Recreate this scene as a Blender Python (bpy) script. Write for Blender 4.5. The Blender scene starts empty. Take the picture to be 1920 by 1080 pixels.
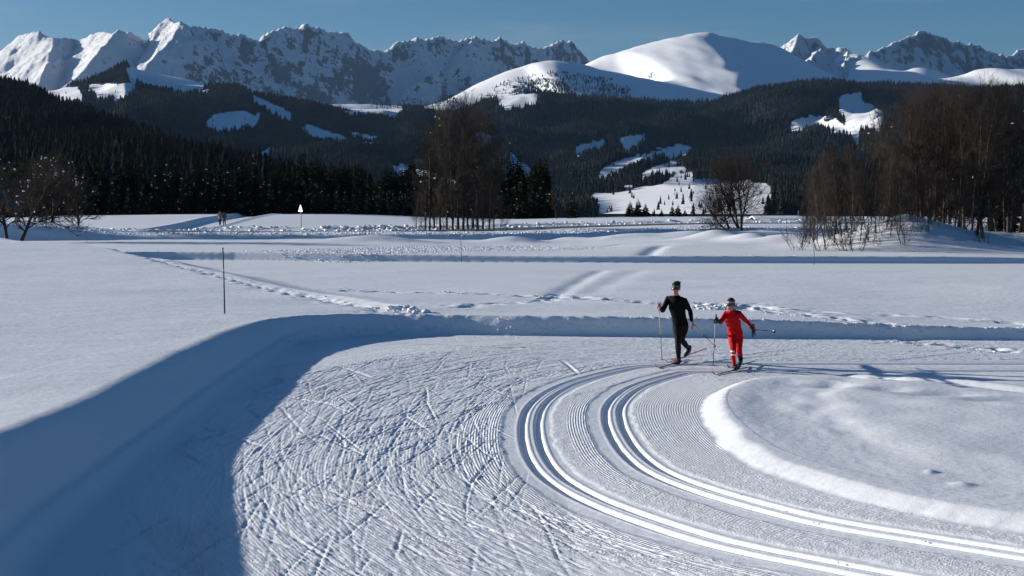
import bpy, bmesh, math, random
import numpy as np
from mathutils import Vector, Matrix, Quaternion
R = math.radians
scene = bpy.context.scene
COL = scene.collection
random.seed(7); rng = np.random.default_rng(7)

# ------------------------------------------------------------------ camera, sky, sun, exposure
FPX = 2667.0                 # focal length in photograph pixels (1920 wide)
HC = 3.35                    # camera height above the piste
YH = 381.0                   # horizon row in the photograph
PITCH = math.atan((540 - YH) / FPX)
cam_d = bpy.data.cameras.new('camera'); cam = bpy.data.objects.new('camera', cam_d); COL.objects.link(cam)
cam_d.sensor_width = 36.0; cam_d.lens = FPX / 1920 * 36.0
cam_d.clip_start = 0.1; cam_d.clip_end = 60000
cam.location = (0, 0, HC); cam.rotation_euler = (R(90) - PITCH, 0, 0)
scene.camera = cam

SUN_EL, SUN_A = R(13.0), R(20.0)          # height, and how far behind the scene the sun stands (it is on the left)
SUN = Vector((-math.cos(SUN_EL) * math.cos(SUN_A), math.cos(SUN_EL) * math.sin(SUN_A), math.sin(SUN_EL)))
ld = bpy.data.lights.new('sun', 'SUN'); lo = bpy.data.objects.new('sun', ld); COL.objects.link(lo)
ld.energy = 5.0; ld.angle = R(0.5); ld.color = (1.0, 0.93, 0.84)
lo.rotation_euler = SUN.to_track_quat('Z', 'Y').to_euler()

world = bpy.data.worlds.new('World'); scene.world = world; world.use_nodes = True
wn = world.node_tree.nodes; wl = world.node_tree.links; wn.clear()
wo = wn.new('ShaderNodeOutputWorld'); bg = wn.new('ShaderNodeBackground'); sky = wn.new('ShaderNodeTexSky')
sky.sky_type = 'NISHITA'; sky.sun_disc = False
sky.sun_elevation = SUN_EL
sky.sun_rotation = math.atan2(SUN.x, SUN.y)
sky.altitude = 1100; sky.air_density = 1.0; sky.dust_density = 2.2; sky.ozone_density = 4.0
bg.inputs['Strength'].default_value = 0.056
# faint high cloud, low in the left of the sky, as part of the sky itself
tc = wn.new('ShaderNodeTexCoord'); mp = wn.new('ShaderNodeMapping'); mp.inputs['Scale'].default_value = (3.0, 3.0, 26.0)
cn = wn.new('ShaderNodeTexNoise'); cn.inputs['Scale'].default_value = 1.6; cn.inputs['Detail'].default_value = 5
cr = wn.new('ShaderNodeMapRange'); cr.inputs[1].default_value = 0.55; cr.inputs[2].default_value = 0.85; cr.inputs[3].default_value = 0; cr.inputs[4].default_value = 0.35
hs = wn.new('ShaderNodeHueSaturation'); hs.inputs['Saturation'].default_value = 1.20; hs.inputs['Value'].default_value = 0.95
mx = wn.new('ShaderNodeMix'); mx.data_type = 'RGBA'
mx.inputs['B'].default_value = (4.2, 4.6, 5.0, 1)
wl.new(tc.outputs['Generated'], mp.inputs['Vector']); wl.new(mp.outputs[0], cn.inputs['Vector'])
wl.new(cn.outputs['Fac'], cr.inputs[0]); wl.new(cr.outputs[0], mx.inputs['Factor'])
wl.new(sky.outputs[0], hs.inputs['Color']); wl.new(hs.outputs[0], mx.inputs['A'])
wl.new(mx.outputs['Result'], bg.inputs['Color']); wl.new(bg.outputs[0], wo.inputs[0])

vs = scene.view_settings
vs.view_transform = 'Standard'; vs.look = 'None'; vs.exposure = 0.72; vs.gamma = 1.0; vs.use_curve_mapping = False
scene.cycles.max_bounces = 6; scene.cycles.diffuse_bounces = 3; scene.cycles.volume_bounces = 0

# ------------------------------------------------------------------ helpers
def tag(o, label=None, cat=None, group=None, kind=None):
    if label: o['label'] = label
    if cat: o['category'] = cat
    if group: o['group'] = group
    if kind: o['kind'] = kind
    return o
def empty(name, loc, rz=0.0, sc=1.0):
    o = bpy.data.objects.new(name, None); COL.objects.link(o)
    o.location = loc; o.rotation_euler = (0, 0, rz); o.scale = (sc,) * 3
    return o
def link(name, me, parent=None, mat=None):
    o = bpy.data.objects.new(name, me); COL.objects.link(o)
    if mat and not me.materials: me.materials.append(mat)
    if parent: o.parent = parent
    return o
def np_mesh(name, V, F, mat=None, smooth=True):
    V = np.asarray(V, np.float32); F = np.asarray(F, np.int32); k = F.shape[1]
    me = bpy.data.meshes.new(name)
    me.vertices.add(len(V)); me.vertices.foreach_set('co', V.ravel())
    me.loops.add(F.size); me.loops.foreach_set('vertex_index', F.ravel())
    me.polygons.add(len(F)); me.polygons.foreach_set('loop_start', np.arange(0, F.size, k, dtype=np.int32))
    me.update(calc_edges=True)
    if smooth: me.polygons.foreach_set('use_smooth', np.ones(len(F), bool))
    if mat: me.materials.append(mat)
    me.validate()
    return me
def attr(me, name, val):
    a = me.attributes.new(name, 'FLOAT', 'POINT'); a.data.foreach_set('value', np.asarray(val, np.float32).ravel())
def grid_faces(nr, nc):
    i = np.arange(nr - 1)[:, None] * nc + np.arange(nc - 1)[None, :]
    return np.stack([i, i + 1, i + nc + 1, i + nc], -1).reshape(-1, 4)
def _h(xi, yi, seed):
    h = (xi.astype(np.int64) * 374761393 + yi.astype(np.int64) * 668265263 + seed * 974634777) & 0xffffffff
    h = ((h ^ (h >> 13)) * 1274126177) & 0xffffffff
    return ((h ^ (h >> 16)) & 0xffff) / 65535.0
def vn(x, y, seed=0):
    xf = np.floor(x); yf = np.floor(y); u = x - xf; v = y - yf
    u = u * u * u * (u * (u * 6 - 15) + 10); v = v * v * v * (v * (v * 6 - 15) + 10)
    a = _h(xf, yf, seed); b = _h(xf + 1, yf, seed); c = _h(xf, yf + 1, seed); d = _h(xf + 1, yf + 1, seed)
    return (a + (b - a) * u + (c - a) * v + (a - b - c + d) * u * v) * 2 - 1
def fbm(x, y, seed=0, octv=4, gain=0.5):
    s = 0; a = 1.0; n = 0
    for i in range(octv):
        s = s + a * vn(x * 2 ** i + 17.3 * i, y * 2 ** i - 9.1 * i, seed + i); n += a; a *= gain
    return s / n
def ridged(x, y, seed=0, octv=4):
    s = 0; a = 1.0; n = 0
    for i in range(octv):
        s = s + a * (1 - np.abs(vn(x * 2 ** i + 3.7 * i, y * 2 ** i + 5.1 * i, seed + i)) * 2); n += a; a *= 0.5
    return s / n
def sstep(a, b, x):
    t = np.clip((x - a) / (b - a), 0, 1); return t * t * (3 - 2 * t)
def smooth_curve(P, n=8):
    P = np.asarray(P, float); out = []
    for i in range(len(P) - 1):
        p0 = P[max(i - 1, 0)]; p1 = P[i]; p2 = P[i + 1]; p3 = P[min(i + 2, len(P) - 1)]
        for k in range(n):
            t = k / n
            out.append(0.5 * ((2 * p1) + (-p0 + p2) * t + (2 * p0 - 5 * p1 + 4 * p2 - p3) * t * t + (-p0 + 3 * p1 - 3 * p2 + p3) * t ** 3))
    out.append(P[-1]); return np.array(out)
def sdist(P, X, Y, vals=None):
    """signed distance to an open polyline (+ on its right-hand side), arc length, interpolated value"""
    P = np.asarray(P, float)[:, :2]
    L = np.r_[0, np.cumsum(np.hypot(*np.diff(P, axis=0).T))]
    best = np.full(X.shape, 1e18); sg = np.ones(X.shape); S = np.zeros(X.shape)
    for i in range(len(P) - 1):
        ax, ay = P[i]; dx, dy = P[i + 1] - P[i]; l2 = dx * dx + dy * dy
        if l2 < 1e-12: continue
        t = ((X - ax) * dx + (Y - ay) * dy) / l2; t = np.clip(t, 0, 1)
        ex = X - ax - t * dx; ey = Y - ay - t * dy; d2 = ex * ex + ey * ey
        m = d2 < best - 1e-9
        best = np.where(m, d2, best)
        sg = np.where(m, np.sign(dy * (X - ax) - dx * (Y - ay)), sg)
        S = np.where(m, L[i] + t * (L[i + 1] - L[i]), S)
    sg = np.where(sg == 0, 1, sg)
    d = np.sqrt(best) * sg
    if vals is not None: return d, S, np.interp(S, L, vals)
    return d, S
def g(px, py, h=0.0):
    """point of the height h that lies at this place of the photograph"""
    Y = FPX * (HC - h) / (py - YH); return ((px - 960) / FPX * Y, Y)
def at(px, py, D):
    return Vector(((px - 960) / FPX * D, D, HC + (YH - py) / FPX * D))

# ------------------------------------------------------------------ materials
def mat(name, col=(.5, .5, .5), rough=0.6, spec=0.3, metal=0.0):
    m = bpy.data.materials.new(name); m.use_nodes = True
    b = m.node_tree.nodes['Principled BSDF']
    b.inputs['Base Color'].default_value = (*col, 1); b.inputs['Roughness'].default_value = rough
    b.inputs['Specular IOR Level'].default_value = spec; b.inputs['Metallic'].default_value = metal
    return m
class NT:
    def __init__(s, m): s.t = m.node_tree; s.n = s.t.nodes; s.l = s.t.links; s.b = s.n['Principled BSDF']
    def new(s, t, **kw):
        n = s.n.new(t)
        for k, v in kw.items(): setattr(n, k, v)
        return n
    def link(s, a, b): s.l.new(a, b)
    def coord(s, kind='Object'): return s.new('ShaderNodeTexCoord').outputs[kind]
    def noise(s, scale, detail=3, vec=None, rough=.5):
        n = s.new('ShaderNodeTexNoise'); n.inputs['Scale'].default_value = scale; n.inputs['Detail'].default_value = detail; n.inputs['Roughness'].default_value = rough
        if vec is not None: s.link(vec, n.inputs['Vector'])
        return n.outputs['Fac']
    def math(s, op, a, b=0.0, clamp=False):
        n = s.new('ShaderNodeMath', operation=op); n.use_clamp = clamp
        for i, v in enumerate((a, b)):
            if isinstance(v, (int, float)): n.inputs[i].default_value = v
            else: s.link(v, n.inputs[i])
        return n.outputs[0]
    def rng(s, v, a, b, c=0.0, d=1.0):
        n = s.new('ShaderNodeMapRange'); s.link(v, n.inputs[0])
        for i, q in enumerate((a, b, c, d)): n.inputs[i + 1].default_value = q
        return n.outputs[0]
    def mix(s, f, a, b):
        n = s.new('ShaderNodeMix'); n.data_type = 'RGBA'
        if isinstance(f, (int, float)): n.inputs['Factor'].default_value = f
        else: s.link(f, n.inputs['Factor'])
        for nm, v in (('A', a), ('B', b)):
            if isinstance(v, tuple): n.inputs[nm].default_value = (*v, 1)
            else: s.link(v, n.inputs[nm])
        return n.outputs['Result']
    def attr(s, name): return s.new('ShaderNodeAttribute', attribute_name=name).outputs['Fac']
    def bump(s, h, dist, strength=1.0, prev=None):
        n = s.new('ShaderNodeBump'); n.inputs['Distance'].default_value = dist; n.inputs['Strength'].default_value = strength
        s.link(h, n.inputs['Height'])
        if prev is not None: s.link(prev, n.inputs['Normal'])
        return n.outputs[0]

SNOW = (0.76, 0.79, 0.83)
def snow_mat(name, cord=False, fine=1.0, big=1.0):
    m = mat(name, SNOW, 0.55, 0.25); t = NT(m); co = t.coord()
    n1 = t.noise(55, 3, co, .7); n2 = t.noise(7, 3, co); n3 = t.noise(260, 1, co)
    b = t.bump(n2, 0.010 * big); b = t.bump(n1, 0.0035 * fine, 1, b); b = t.bump(n3, 0.0016 * fine, 1, b)
    if cord:
        d = t.attr('track_d'); c = t.attr('corduroy')
        wob = t.noise(3.0, 2, co)
        ph = t.math('ADD', t.math('MULTIPLY', d, 2 * math.pi / 0.04), t.math('MULTIPLY', wob, 2.0))
        sn = t.math('SINE', ph)
        sn = t.math('ADD', t.math('MULTIPLY', sn, .5), .5)
        sn = t.math('POWER', sn, 1.4)
        brk = t.rng(t.noise(9, 3, co), .30, .46)
        hgt = t.math('MULTIPLY', t.math('MULTIPLY', sn, c), brk)
        b = t.bump(hgt, 0.009, 1, b)
        cr = t.attr('crumb')
        cn_ = t.math('MULTIPLY', t.rng(t.noise(38, 3, co, .65), .42, .75), cr)
        b = t.bump(cn_, 0.010, 1, b)
    t.link(b, t.b.inputs['Normal'])
    t.link(t.mix(t.noise(1.3, 3, co), (.73, .765, .81), (.79, .82, .86)), t.b.inputs['Base Color'])
    return m
M_SNOW = snow_mat('snow_field'); M_PISTE = snow_mat('snow_piste', True)
M_SNOWLUMP = snow_mat('snow_clod', False, .7)
# ------------------------------------------------------------------ near ground
# C: left groove of the outer classic track, from the far right round the bend to the near right
Cpx = [(1234,684),(1149,695),(1075,714),(1028,734),(993,761),(980,792),(980,823),(989,858),(1013,893),(1055,924),(1118,955),(1211,990),(1308,1021),(1405,1045),(1499,1064)]
def bank_tilt(X, Y): return .06 * np.clip(X - .6, 0, 7) * sstep(21, 14.5, Y)
def gb(px, py, ex=0.0):
    h = ex
    for _ in range(12):
        x, y = g(px, py, h); h = .5 * h + .5 * (ex + float(bank_tilt(x, y)))
    return g(px, py, h)
Cp = [(18, 29.65), (15, 29.7), (11, 29.75), (6.5, 29.7)] + [gb(x, y) for x, y in Cpx + [(1700,1103),(1950,1148),(2300,1208)]]
Cc = smooth_curve(Cp, 10)
for _ in range(12): Cc[1:-1] = (Cc[:-2] + 2 * Cc[1:-1] + Cc[2:]) / 4
# travelling along C the inside of the bend is on the LEFT hand, so inside distances are -sdist
Opts = np.array([(-3.2,5,1.25),(-3.6,8,1.2),(-4.0,11,1.0),(-4.4,14,.84),(-4.65,17,.70),(-4.8,20,.60),(-4.95,24,.57),(-5.05,28,.57),(-5.05,32,.56),(-4.7,34.6,.56),(-3.4,36.0,.50),(-1.8,36.1,.47),(0,35.9,.46),(3,35.6,.47),(6.5,35.25,.42),(8.8,35.0,.35),(11.5,34.8,.28),(15,34.6,.25),(25,34.2,.2),(60,34,.2)])
O3 = smooth_curve(Opts, 6)
Ipx = [(1421,709),(1350,735),(1319,757),(1314,780),(1323,802),(1358,843),(1405,878),(1494,913),(1611,944),(1728,971),(1844,994),(1920,1006)]
Ip = [(30,28.3),(14,28.1),(8.5,28.0),(6.6,27.8)] + [gb(x, y) for x, y in Ipx + [(2150,1042),(2500,1098)]] + [(20,9)]
Ic = smooth_curve(Ip, 6)
for _ in range(4): Ic[1:-1] = (Ic[:-2] + 2 * Ic[1:-1] + Ic[2:]) / 4
Lc = smooth_curve([(-70,190),(-50,130),(-36,100),(-21,75),(-14,60),(-8.8,48),(-6.2,42.5),(-3.6,40.0),(-1.5,38.6)], 4)
B2 = smooth_curve([(-80,72),(-40,74)] + [((x - 960) / FPX * D, D) for x, D in ((200,83),(640,80.9),(900,79.7),(1280,78.6),(1600,78.1),(1920,77.8))] + [(60,78),(120,80)], 4)
B3 = smooth_curve([(-90,108),(-60,112),(-40,114),(-25,115),(-12,116),(0,119),(8,128),(16,140),(26,150),(40,155),(80,160)], 4)

def prof(P, X, Y, box, fn):
    """apply fn(d, s) on the points near a polyline"""
    P = np.asarray(P, float)
    m = (X > P[:, 0].min() - box) & (X < P[:, 0].max() + box) & (Y > P[:, 1].min() - box) & (Y < P[:, 1].max() + box)
    out = np.zeros(X.shape)
    if m.any():
        d, s = sdist(P, X[m], Y[m]); out[m] = fn(d, s, X[m], Y[m])
    return out

def ground_z(X, Y):
    z = np.zeros(X.shape)
    near = (Y < 75)
    # --- outer bank of the piste and the snow field behind it
    dO = np.full(X.shape, 50.0); hO = np.full(X.shape, .3); sO = np.zeros(X.shape)
    m = near
    d, s, h = sdist(O3, X[m], Y[m], O3[:, 2])
    dO[m] = -d; hO[m] = h; sO[m] = s
    edge = 0.07 * vn(sO * .35, sO * 0 + 3.3, 5) + .012 * vn(sO * 4, sO * 0, 8)
    t = dO + edge
    left = sstep(3, -3, X) * sstep(40, 30, Y)                    # rounded and wide on the left, crisp at the back
    w = .16 + 1.24 * left
    rise = (left * sstep(0, 1, np.clip(t / w, 0, 1)) + (1 - left) * np.clip(t / w, 0, 1)) * (1 - .12 * left) + .12 * left * sstep(0, 1, np.clip(t / .35, 0, 1))
    hfield = np.where(Y < 75, hO + (.34 - hO) * sstep(2, 14, t), .34)
    # left plateau behind the left bank
    dL = sdist(Lc, X, Y)[0]                                       # + on the camera-left/near side? (curve runs toward camera-right)
    inL = sstep(-2.6, .3, dL)
    plate = .60 + .006 * np.clip(Y - 40, 0, 60) + .012 * np.clip(-X - 8, 0, 60)
    hp = np.where(t < 0, hO, hO + (plate - hO) * sstep(0, 9, t - w))
    hh = hfield * (1 - inL) + hp * inL
    z += np.where(t > 0, rise * hh, 0)
    inside = sstep(.2, -.2, t) * near
    z -= .035 * left * np.exp(-((t - .42 - .02 * vn(sO * .3, sO * 0, 14)) / .07) ** 2) * near * (t > 0)
    # --- inner mound
    mI = near & (X > 1) & (Y < 34)
    dI = np.full(X.shape, -9.0); sI = np.zeros(X.shape)
    d, s = sdist(Ic, X[mI], Y[mI]); dI[mI] = -d; sI[mI] = s
    tI = dI + .05 * vn(sI * 1.1, sI * 0, 21) + .02 * vn(sI * 5, sI * 0, 22)
    back = sstep(25.5, 27.6, Y)
    hI = (.088 + .045 * sstep(17, 20.5, Y)) * (1 - .8 * back)
    zi = sstep(-.04, .40, tI) * hI
    zi += sstep(.02, .10, tI) * sstep(.3, .1, tI) * .006
    fl = 1 - back
    upl = sstep(18.5, 21.5, Y); zi -= (.012 + .030 * upl) * fl * sstep(.45, 1.15, tI) * sstep(2.2, 1.4, tI) * (.8 + .3 * vn(X * 2.2, Y * 1.2, 31))
    zi -= (.014 + .026 * upl) * fl * np.exp(-((tI - 1.95 - .1 * vn(sI * .5, sI * 0, 3)) / .26) ** 2) * (.8 + .4 * vn(X * 2, Y * 2, 33))
    zi += .004 * fl * sstep(.4, .7, tI) * sstep(2.4, 1.6, tI) * fbm(X * 6, Y * 2.5, 35, 3)
    deep = sstep(.6, 2.5, tI)
    zi += deep * (.03 * vn(X * .7, Y * .45, 41) + .012 * vn(X * 1.6, Y * 1.1, 42))
    z += np.where(tI > 0, zi, 0)
    # the piste is banked in its lower leg
    bk = bank_tilt(X, Y)
    z += bk * (1 - .0 * tI) - .06 * np.clip(tI - .35, 0, 6) * sstep(21, 14.5, Y) * (tI > 0)
    # furrows that cross the mound
    f1 = smooth_curve([g(x, y, .18) for x, y in ((1545,684),(1600,692),(1700,703),(1800,713),(1925,726),(2100,740))], 5)
    z += prof(f1, X, Y, 1.0, lambda d, s, x, y: -.10 * np.exp(-(d / .13) ** 2) + .03 * np.exp(-((d + .3) / .14) ** 2)) * sstep(0, 1, tI)
    for (px, py, wx, wy, dp) in ((1560,716,.42,.28,.07),(1668,724,.4,.26,.07),(1770,731,.7,.26,.09),(1890,742,.7,.3,.10),(1640,748,.5,.5,.03),(1690,694,.5,.3,.05),(1830,700,.6,.3,.05),(1590,700,.3,.3,.03),(2000,752,.6,.3,.09),(1650,775,.7,.35,.025),(1500,770,.4,.6,.02)):
        x0, y0 = g(px, py, .19); z -= dp * np.exp(-(((X - x0) / wx) ** 2 + ((Y - y0) / wy) ** 2))
    for (px, py, r, hh_) in ((1751,892,.07,.035),(1815,922,.12,.05),(1390,741,.05,.04)):
        x0, y0 = g(px, py, .2); z += hh_ * np.exp(-(((X - x0) / r) ** 2 + ((Y - y0) / (r * .8)) ** 2))
    # --- general soft relief off the piste
    off = np.where(near, np.maximum(sstep(0.3, 2.5, t), 0), 1.0)
    z += off * (.035 * vn(X * .22, Y * .35, 51) + .012 * fbm(X * .8, Y * 2.4, 52, 3) + .004 * fbm(X * 2.2, Y * 6, 55, 2))
    # rough crest of the back bank
    cr = np.exp(-((t - w) / .16) ** 2) * near * (1 - left)
    z += cr * (.035 * fbm(X * 5, Y * 5, 61, 3) + .012)
    # --- trails and footprints in the field
    def trail(pts, hgt, w_, dep, rough, seed, spacing=.62):
        P = smooth_curve([g(x, y, hgt) for x, y in pts], 5)
        def fn(d, s, x, y):
            side = np.sign(np.sin(s / spacing * math.pi)) * w_ * .35
            pr = np.abs(np.sin(s / spacing * math.pi)) ** 2
            a = -dep * np.exp(-((d - side) / (w_ * .45)) ** 2) * pr * (1 + .4 * vn(s * 1.7, s * 0, seed))
            b = rough * np.exp(-(d / (w_ * 1.3)) ** 2) * fbm(x * 3.3, y * 3.3, seed + 3, 3)
            return a + b
        return prof(P, X, Y, w_ * 4, fn)
    z += trail([(180,470),(280,491),(350,507),(430,524),(500,540),(590,554),(680,566),(770,586)], .62, .55, .07, .05, 71)
    z += trail([(640,541),(800,548),(900,551),(1010,557),(1100,560),(1240,573)], .38, .5, .07, .05, 73)
    z += trail([(1290,575),(1400,587),(1520,597),(1640,608),(1760,621),(1925,634)], .32, .45, .07, .05, 75)
    z += trail([(1400,575),(1500,585),(1600,590),(1720,592),(1890,601),(2000,606)], .32, .5, .12, .03, 77, 1.9)
    z += trail([(860,585),(950,574),(1020,566),(1050,552)], .36, .4, .10, .05, 79)
    z += trail([(1330,577),(1370,580),(1400,584)], .32, .8, .10, .10, 80)
    z += prof(smooth_curve([g(x, y, .62) for x, y in ((200,474),(280,492),(350,508),(430,525),(500,541),(590,555),(690,568))], 5), X, Y, 3, lambda d, s, x, y: -.16 * np.clip(1 - np.abs(d + .15) / np.where(d < -.15, .9, .35), 0, 1) * (1 + .25 * vn(s * .8, s * 0, 72)))
    def groove(pts, hgt, w_, dep):
        P = smooth_curve([g(x, y, hgt) for x, y in pts], 5)
        return prof(P, X, Y, w_ * 4, lambda d, s, x, y: -dep * np.exp(-(d / w_) ** 2) * np.clip(np.minimum(s, 3) / 3, 0, 1))
    z += groove([(1135,501),(1090,525),(1045,553)], .36, .35, .05)
    z += groove([(1205,501),(1160,522),(1105,549)], .36, .5, .03)
    z += groove([(1250,462),(1228,467),(1208,483)], .42, .5, .25)
    z += groove([(1130,462),(1180,458),(1260,461)], .42, .5, .12)
    # --- second piste across the middle of the valley floor and the bank behind it
    band = (Y > 55) & (Y < 320)
    d2 = np.full(X.shape, -30.0); s2 = np.zeros(X.shape)
    d, s = sdist(B2, X[band], Y[band]); d2[band] = -d; s2[band] = s
    down = sstep(-15, -9, d2) * np.where(d2 < 2, 1 - inL * sstep(-10, -14, X), 1)
    floor2 = .05
    lip = d2 + .03 * vn(s2 * .25, s2 * 0, 81)
    h2 = .43 + .06 * vn(s2 * .05, s2 * 0, 85) - .17 * sstep(18, 34, X) + .1 * vn(s2 * .08, s2 * 0, 83)
    up = np.clip(lip / .36, 0, 1)
    target = floor2 * (1 - up) + h2 * up
    zz = z * (1 - down) + (target + np.where(d2 > 1, .5 * (z - .34), 0) * up) * down
    z = np.where(Y > 55, zz, z)
    # --- rolling ground beyond it
    far = sstep(4, 20, d2)
    z += far * (.12 * vn(X * .08, Y * .05, 91) + .05 * fbm(X * .3, Y * .22, 92, 3))
    for (px, py, D, rx, ry, hh_) in ((1345,456,108,3.2,3.0,.55),(1410,460,104,2.6,2.6,.45),(1300,448,118,4,3,.4),(1090,438,132,4,3,.7),(1040,446,122,2.6,2.2,.45),(1475,462,100,4,2.6,.45),(1235,432,140,5,3,.55),(1180,450,118,4,2.2,.25),(960,455,110,3,2,.3),(700,462,104,5,1.8,.3),(1390,428,150,8,4,.5),(1275,425,150,5,3,.8)):
        x0 = (px - 960) / FPX * D
        z += 1.5 * hh_ * np.exp(-(((X - x0) / (rx * .75)) ** 2 + ((Y - D) / (ry * .75)) ** 2))
    # wooded mound on the right
    x0 = (1690 - 960) / FPX * 93
    mo = np.exp(-(((X - x0) / 4.6) ** 2 + ((Y - 93) / 5.5) ** 2)) * 1.95 + np.exp(-(((X - x0 - 9) / 8) ** 2 + ((Y - 98) / 8) ** 2)) * 1.1
    z += mo * (1 + .09 * fbm(X * .9, Y * .9, 95, 3))
    # --- ploughed bank along the road, the road, the hill with the footpath
    d3 = np.full(X.shape, -60.0); s3 = np.zeros(X.shape); b3 = (Y > 85)
    d, s = sdist(B3, X[b3], Y[b3]); d3[b3] = -d; s3[b3] = s
    hb3 = .88 + 1.0 * sstep(-30, -42, X) - .15 * sstep(-5, 12, X)
    b = .9 * np.clip((d3 + .25 * vn(s3 * .15, s3 * 0, 96)) / 1.0, 0, 1) + .1 * sstep(1, 4, d3)
    rough3 = .10 * fbm(X * 1.1, Y * 1.1, 97, 3) * sstep(.5, 3, d3) * sstep(9, 4, d3)
    roadz = .60 + .35 * sstep(-5, 30, X)
    hill = .62 + np.clip(sstep(22, 105, d3), 0, 1) * (.90 + .0 * X)
    hx = -14 - .0 * Y
    side = sstep(2, -32, X) * (1 - .45 * sstep(-48, -90, X))
    hill = .60 + (hill - .60) * side + .5 * sstep(30, 60, d3) * sstep(-10, 30, X)
    roadcut = sstep(9, 14, d3) * (1 - sstep(23, 27, d3))
    prof3 = hb3 * b + rough3
    inner = np.where(d3 > 24, np.maximum(hill, roadz), roadz)
    k = sstep(6, 12, d3)
    z3 = prof3 * (1 - k) + inner * k
    # low rough bank on the far side of the road, open where the path starts
    px_path = -35.0
    z3 += .33 * np.exp(-((d3 - 27.5) / 1.5) ** 2) * sstep(2.5, 5, np.abs(X - px_path - .0)) * (1 + .5 * fbm(X * .9, Y * .9, 98, 3)) * sstep(-42, -32, X)
    z3 += .25 * fbm(X * .5, Y * .3, 99, 3) * sstep(8, 0, np.abs(d3 - 33)) * sstep(0, 20, X)
    # footpath trench up the hill
    pth = smooth_curve([(-34.0, 140), (-36.0, 165), (-38.5, 190), (-42, 230), (-50, 300)], 5)
    z3 += prof(pth, X, Y, 9, lambda d, s, x, y: -.42 * sstep(2.9, 1.9, np.abs(d)) * sstep(0, 14, s) + .12 * np.exp(-((np.abs(d) - 3.1) / .5) ** 2))
    kk = sstep(-3, .5, d3)
    z = z * (1 - kk) + (z3 + mo * 0 + (z - .4) * .15) * kk
    # the ground falls away to the valley behind
    z = z - .0006 * np.clip(Y - 235, 0, 900) ** 1.75 * .9
    z = np.where(Y > 260, np.maximum(z, -60), z)
    return z

# polar sheet round the camera
Dr = np.r_[np.linspace(2.5, 12, 24)[:-1], np.arange(12, 34, .12), np.arange(34, 46, .07), 46 * (73 / 46) ** (np.arange(150) / 150.), np.arange(73, 87, .10), 87 * (108 / 87) ** (np.arange(60) / 60.), 108 * (270 / 108) ** (np.arange(210) / 210.), np.geomspace(270, 900, 36)]
az_in = np.linspace(-20.6, 20.6, 580)
az = np.r_[np.linspace(-80, -20.6, 46)[:-1], az_in, np.linspace(20.6, 80, 46)[1:]]
A_, D_ = np.meshgrid(np.radians(az), Dr)
TX = D_ * np.tan(np.clip(A_, -1.2, 1.2)); 
GX = np.where(np.abs(A_) < .36, TX, D_ * (np.tan(.36) * np.sign(A_) + (np.tan(np.clip(A_, -1.25, 1.25)) - np.tan(.36) * np.sign(A_))))
GY = D_.copy()
GZ = ground_z(GX, GY)
sub = (GY < 45) & (np.abs(GX) < 22)
dC, sC = sdist(Cc, GX[sub], GY[sub]); 
LC = np.hypot(*np.diff(Cc, axis=0).T).sum()
DIN, DOUT = 3.3, -8.3                       # strip limits, + inside the bend
ins = (-dC < DIN - .25) & (-dC > DOUT + .25) & (sC > .3) & (sC < LC - .3)
zz = GZ[sub]; zz[ins] -= .16; GZ[sub] = zz
me = np_mesh('snow_ground', np.stack([GX, GY, GZ], -1).reshape(-1, 3), grid_faces(*GX.shape), M_SNOW)
tag(link('snow_ground', me), kind='structure')

# strip with the groomed piste, in track coordinates
def nonuni(segs):
    out = []
    for a, b, st in segs: out.append(np.arange(a, b - 1e-9, st))
    out.append([segs[-1][1]]); return np.concatenate(out)
dd = nonuni([(-8.3, -8.18, .02), (-8.18, -5.2, .05), (-5.2, -.22, .019), (-.22, .48, .0125), (.48, 1.06, .024), (1.06, 1.78, .0125), (1.78, 3.18, .03), (3.18, 3.3, .02)])
cs = np.r_[0, np.cumsum(np.hypot(*np.diff(Cc, axis=0).T))]
ss = np.arange(0, cs[-1], .035)
cx = np.interp(ss, cs, Cc[:, 0]); cy = np.interp(ss, cs, Cc[:, 1])
tx = np.gradient(cx); ty = np.gradient(cy)
for _ in range(14):
    tx[1:-1] = (tx[:-2] + 2 * tx[1:-1] + tx[2:]) / 4; ty[1:-1] = (ty[:-2] + 2 * ty[1:-1] + ty[2:]) / 4
tl = np.hypot(tx, ty); tx /= tl; ty /= tl
nx, ny = -ty, tx                             # left hand of travel = inside of the bend
S_, DD = np.meshgrid(ss, dd, indexing='ij')
RX = cx[:, None] + nx[:, None] * DD; RY = cy[:, None] + ny[:, None] * DD
RZ = ground_z(RX, RY) + .004
fade = sstep(0, .5, DD - DOUT) * sstep(0, .4, DIN - DD)
dO, _s, _h2 = sdist(O3, RX, RY, O3[:, 2]); tO = -dO
dI, _s = sdist(Ic, RX, RY); tI = -dI
flat = sstep(.05, -.25, tO) * sstep(.05, -.1, tI)
prs = np.zeros(RX.shape)
for d0 in (0.0, .235, 1.28, 1.515):
    u = np.abs(DD - d0 - .004 * vn(S_ * 2, S_ * 0, int(d0 * 10)))
    prs -= .034 * sstep(.058, .034, u)
    prs += .007 * np.exp(-((DD - d0 - .085) / .02) ** 2) + .004 * np.exp(-((DD - d0 + .085) / .02) ** 2)
panel = np.zeros(RX.shape)
for a, b in ((-.30, .44), (.98, 1.70)):
    wob = .03 * vn(S_ * 2.3, S_ * 0 + a, 5)
    panel = np.maximum(panel, sstep(a - .04, a + .04, DD + wob) * sstep(b + .04, b - .04, DD + wob))
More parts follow.
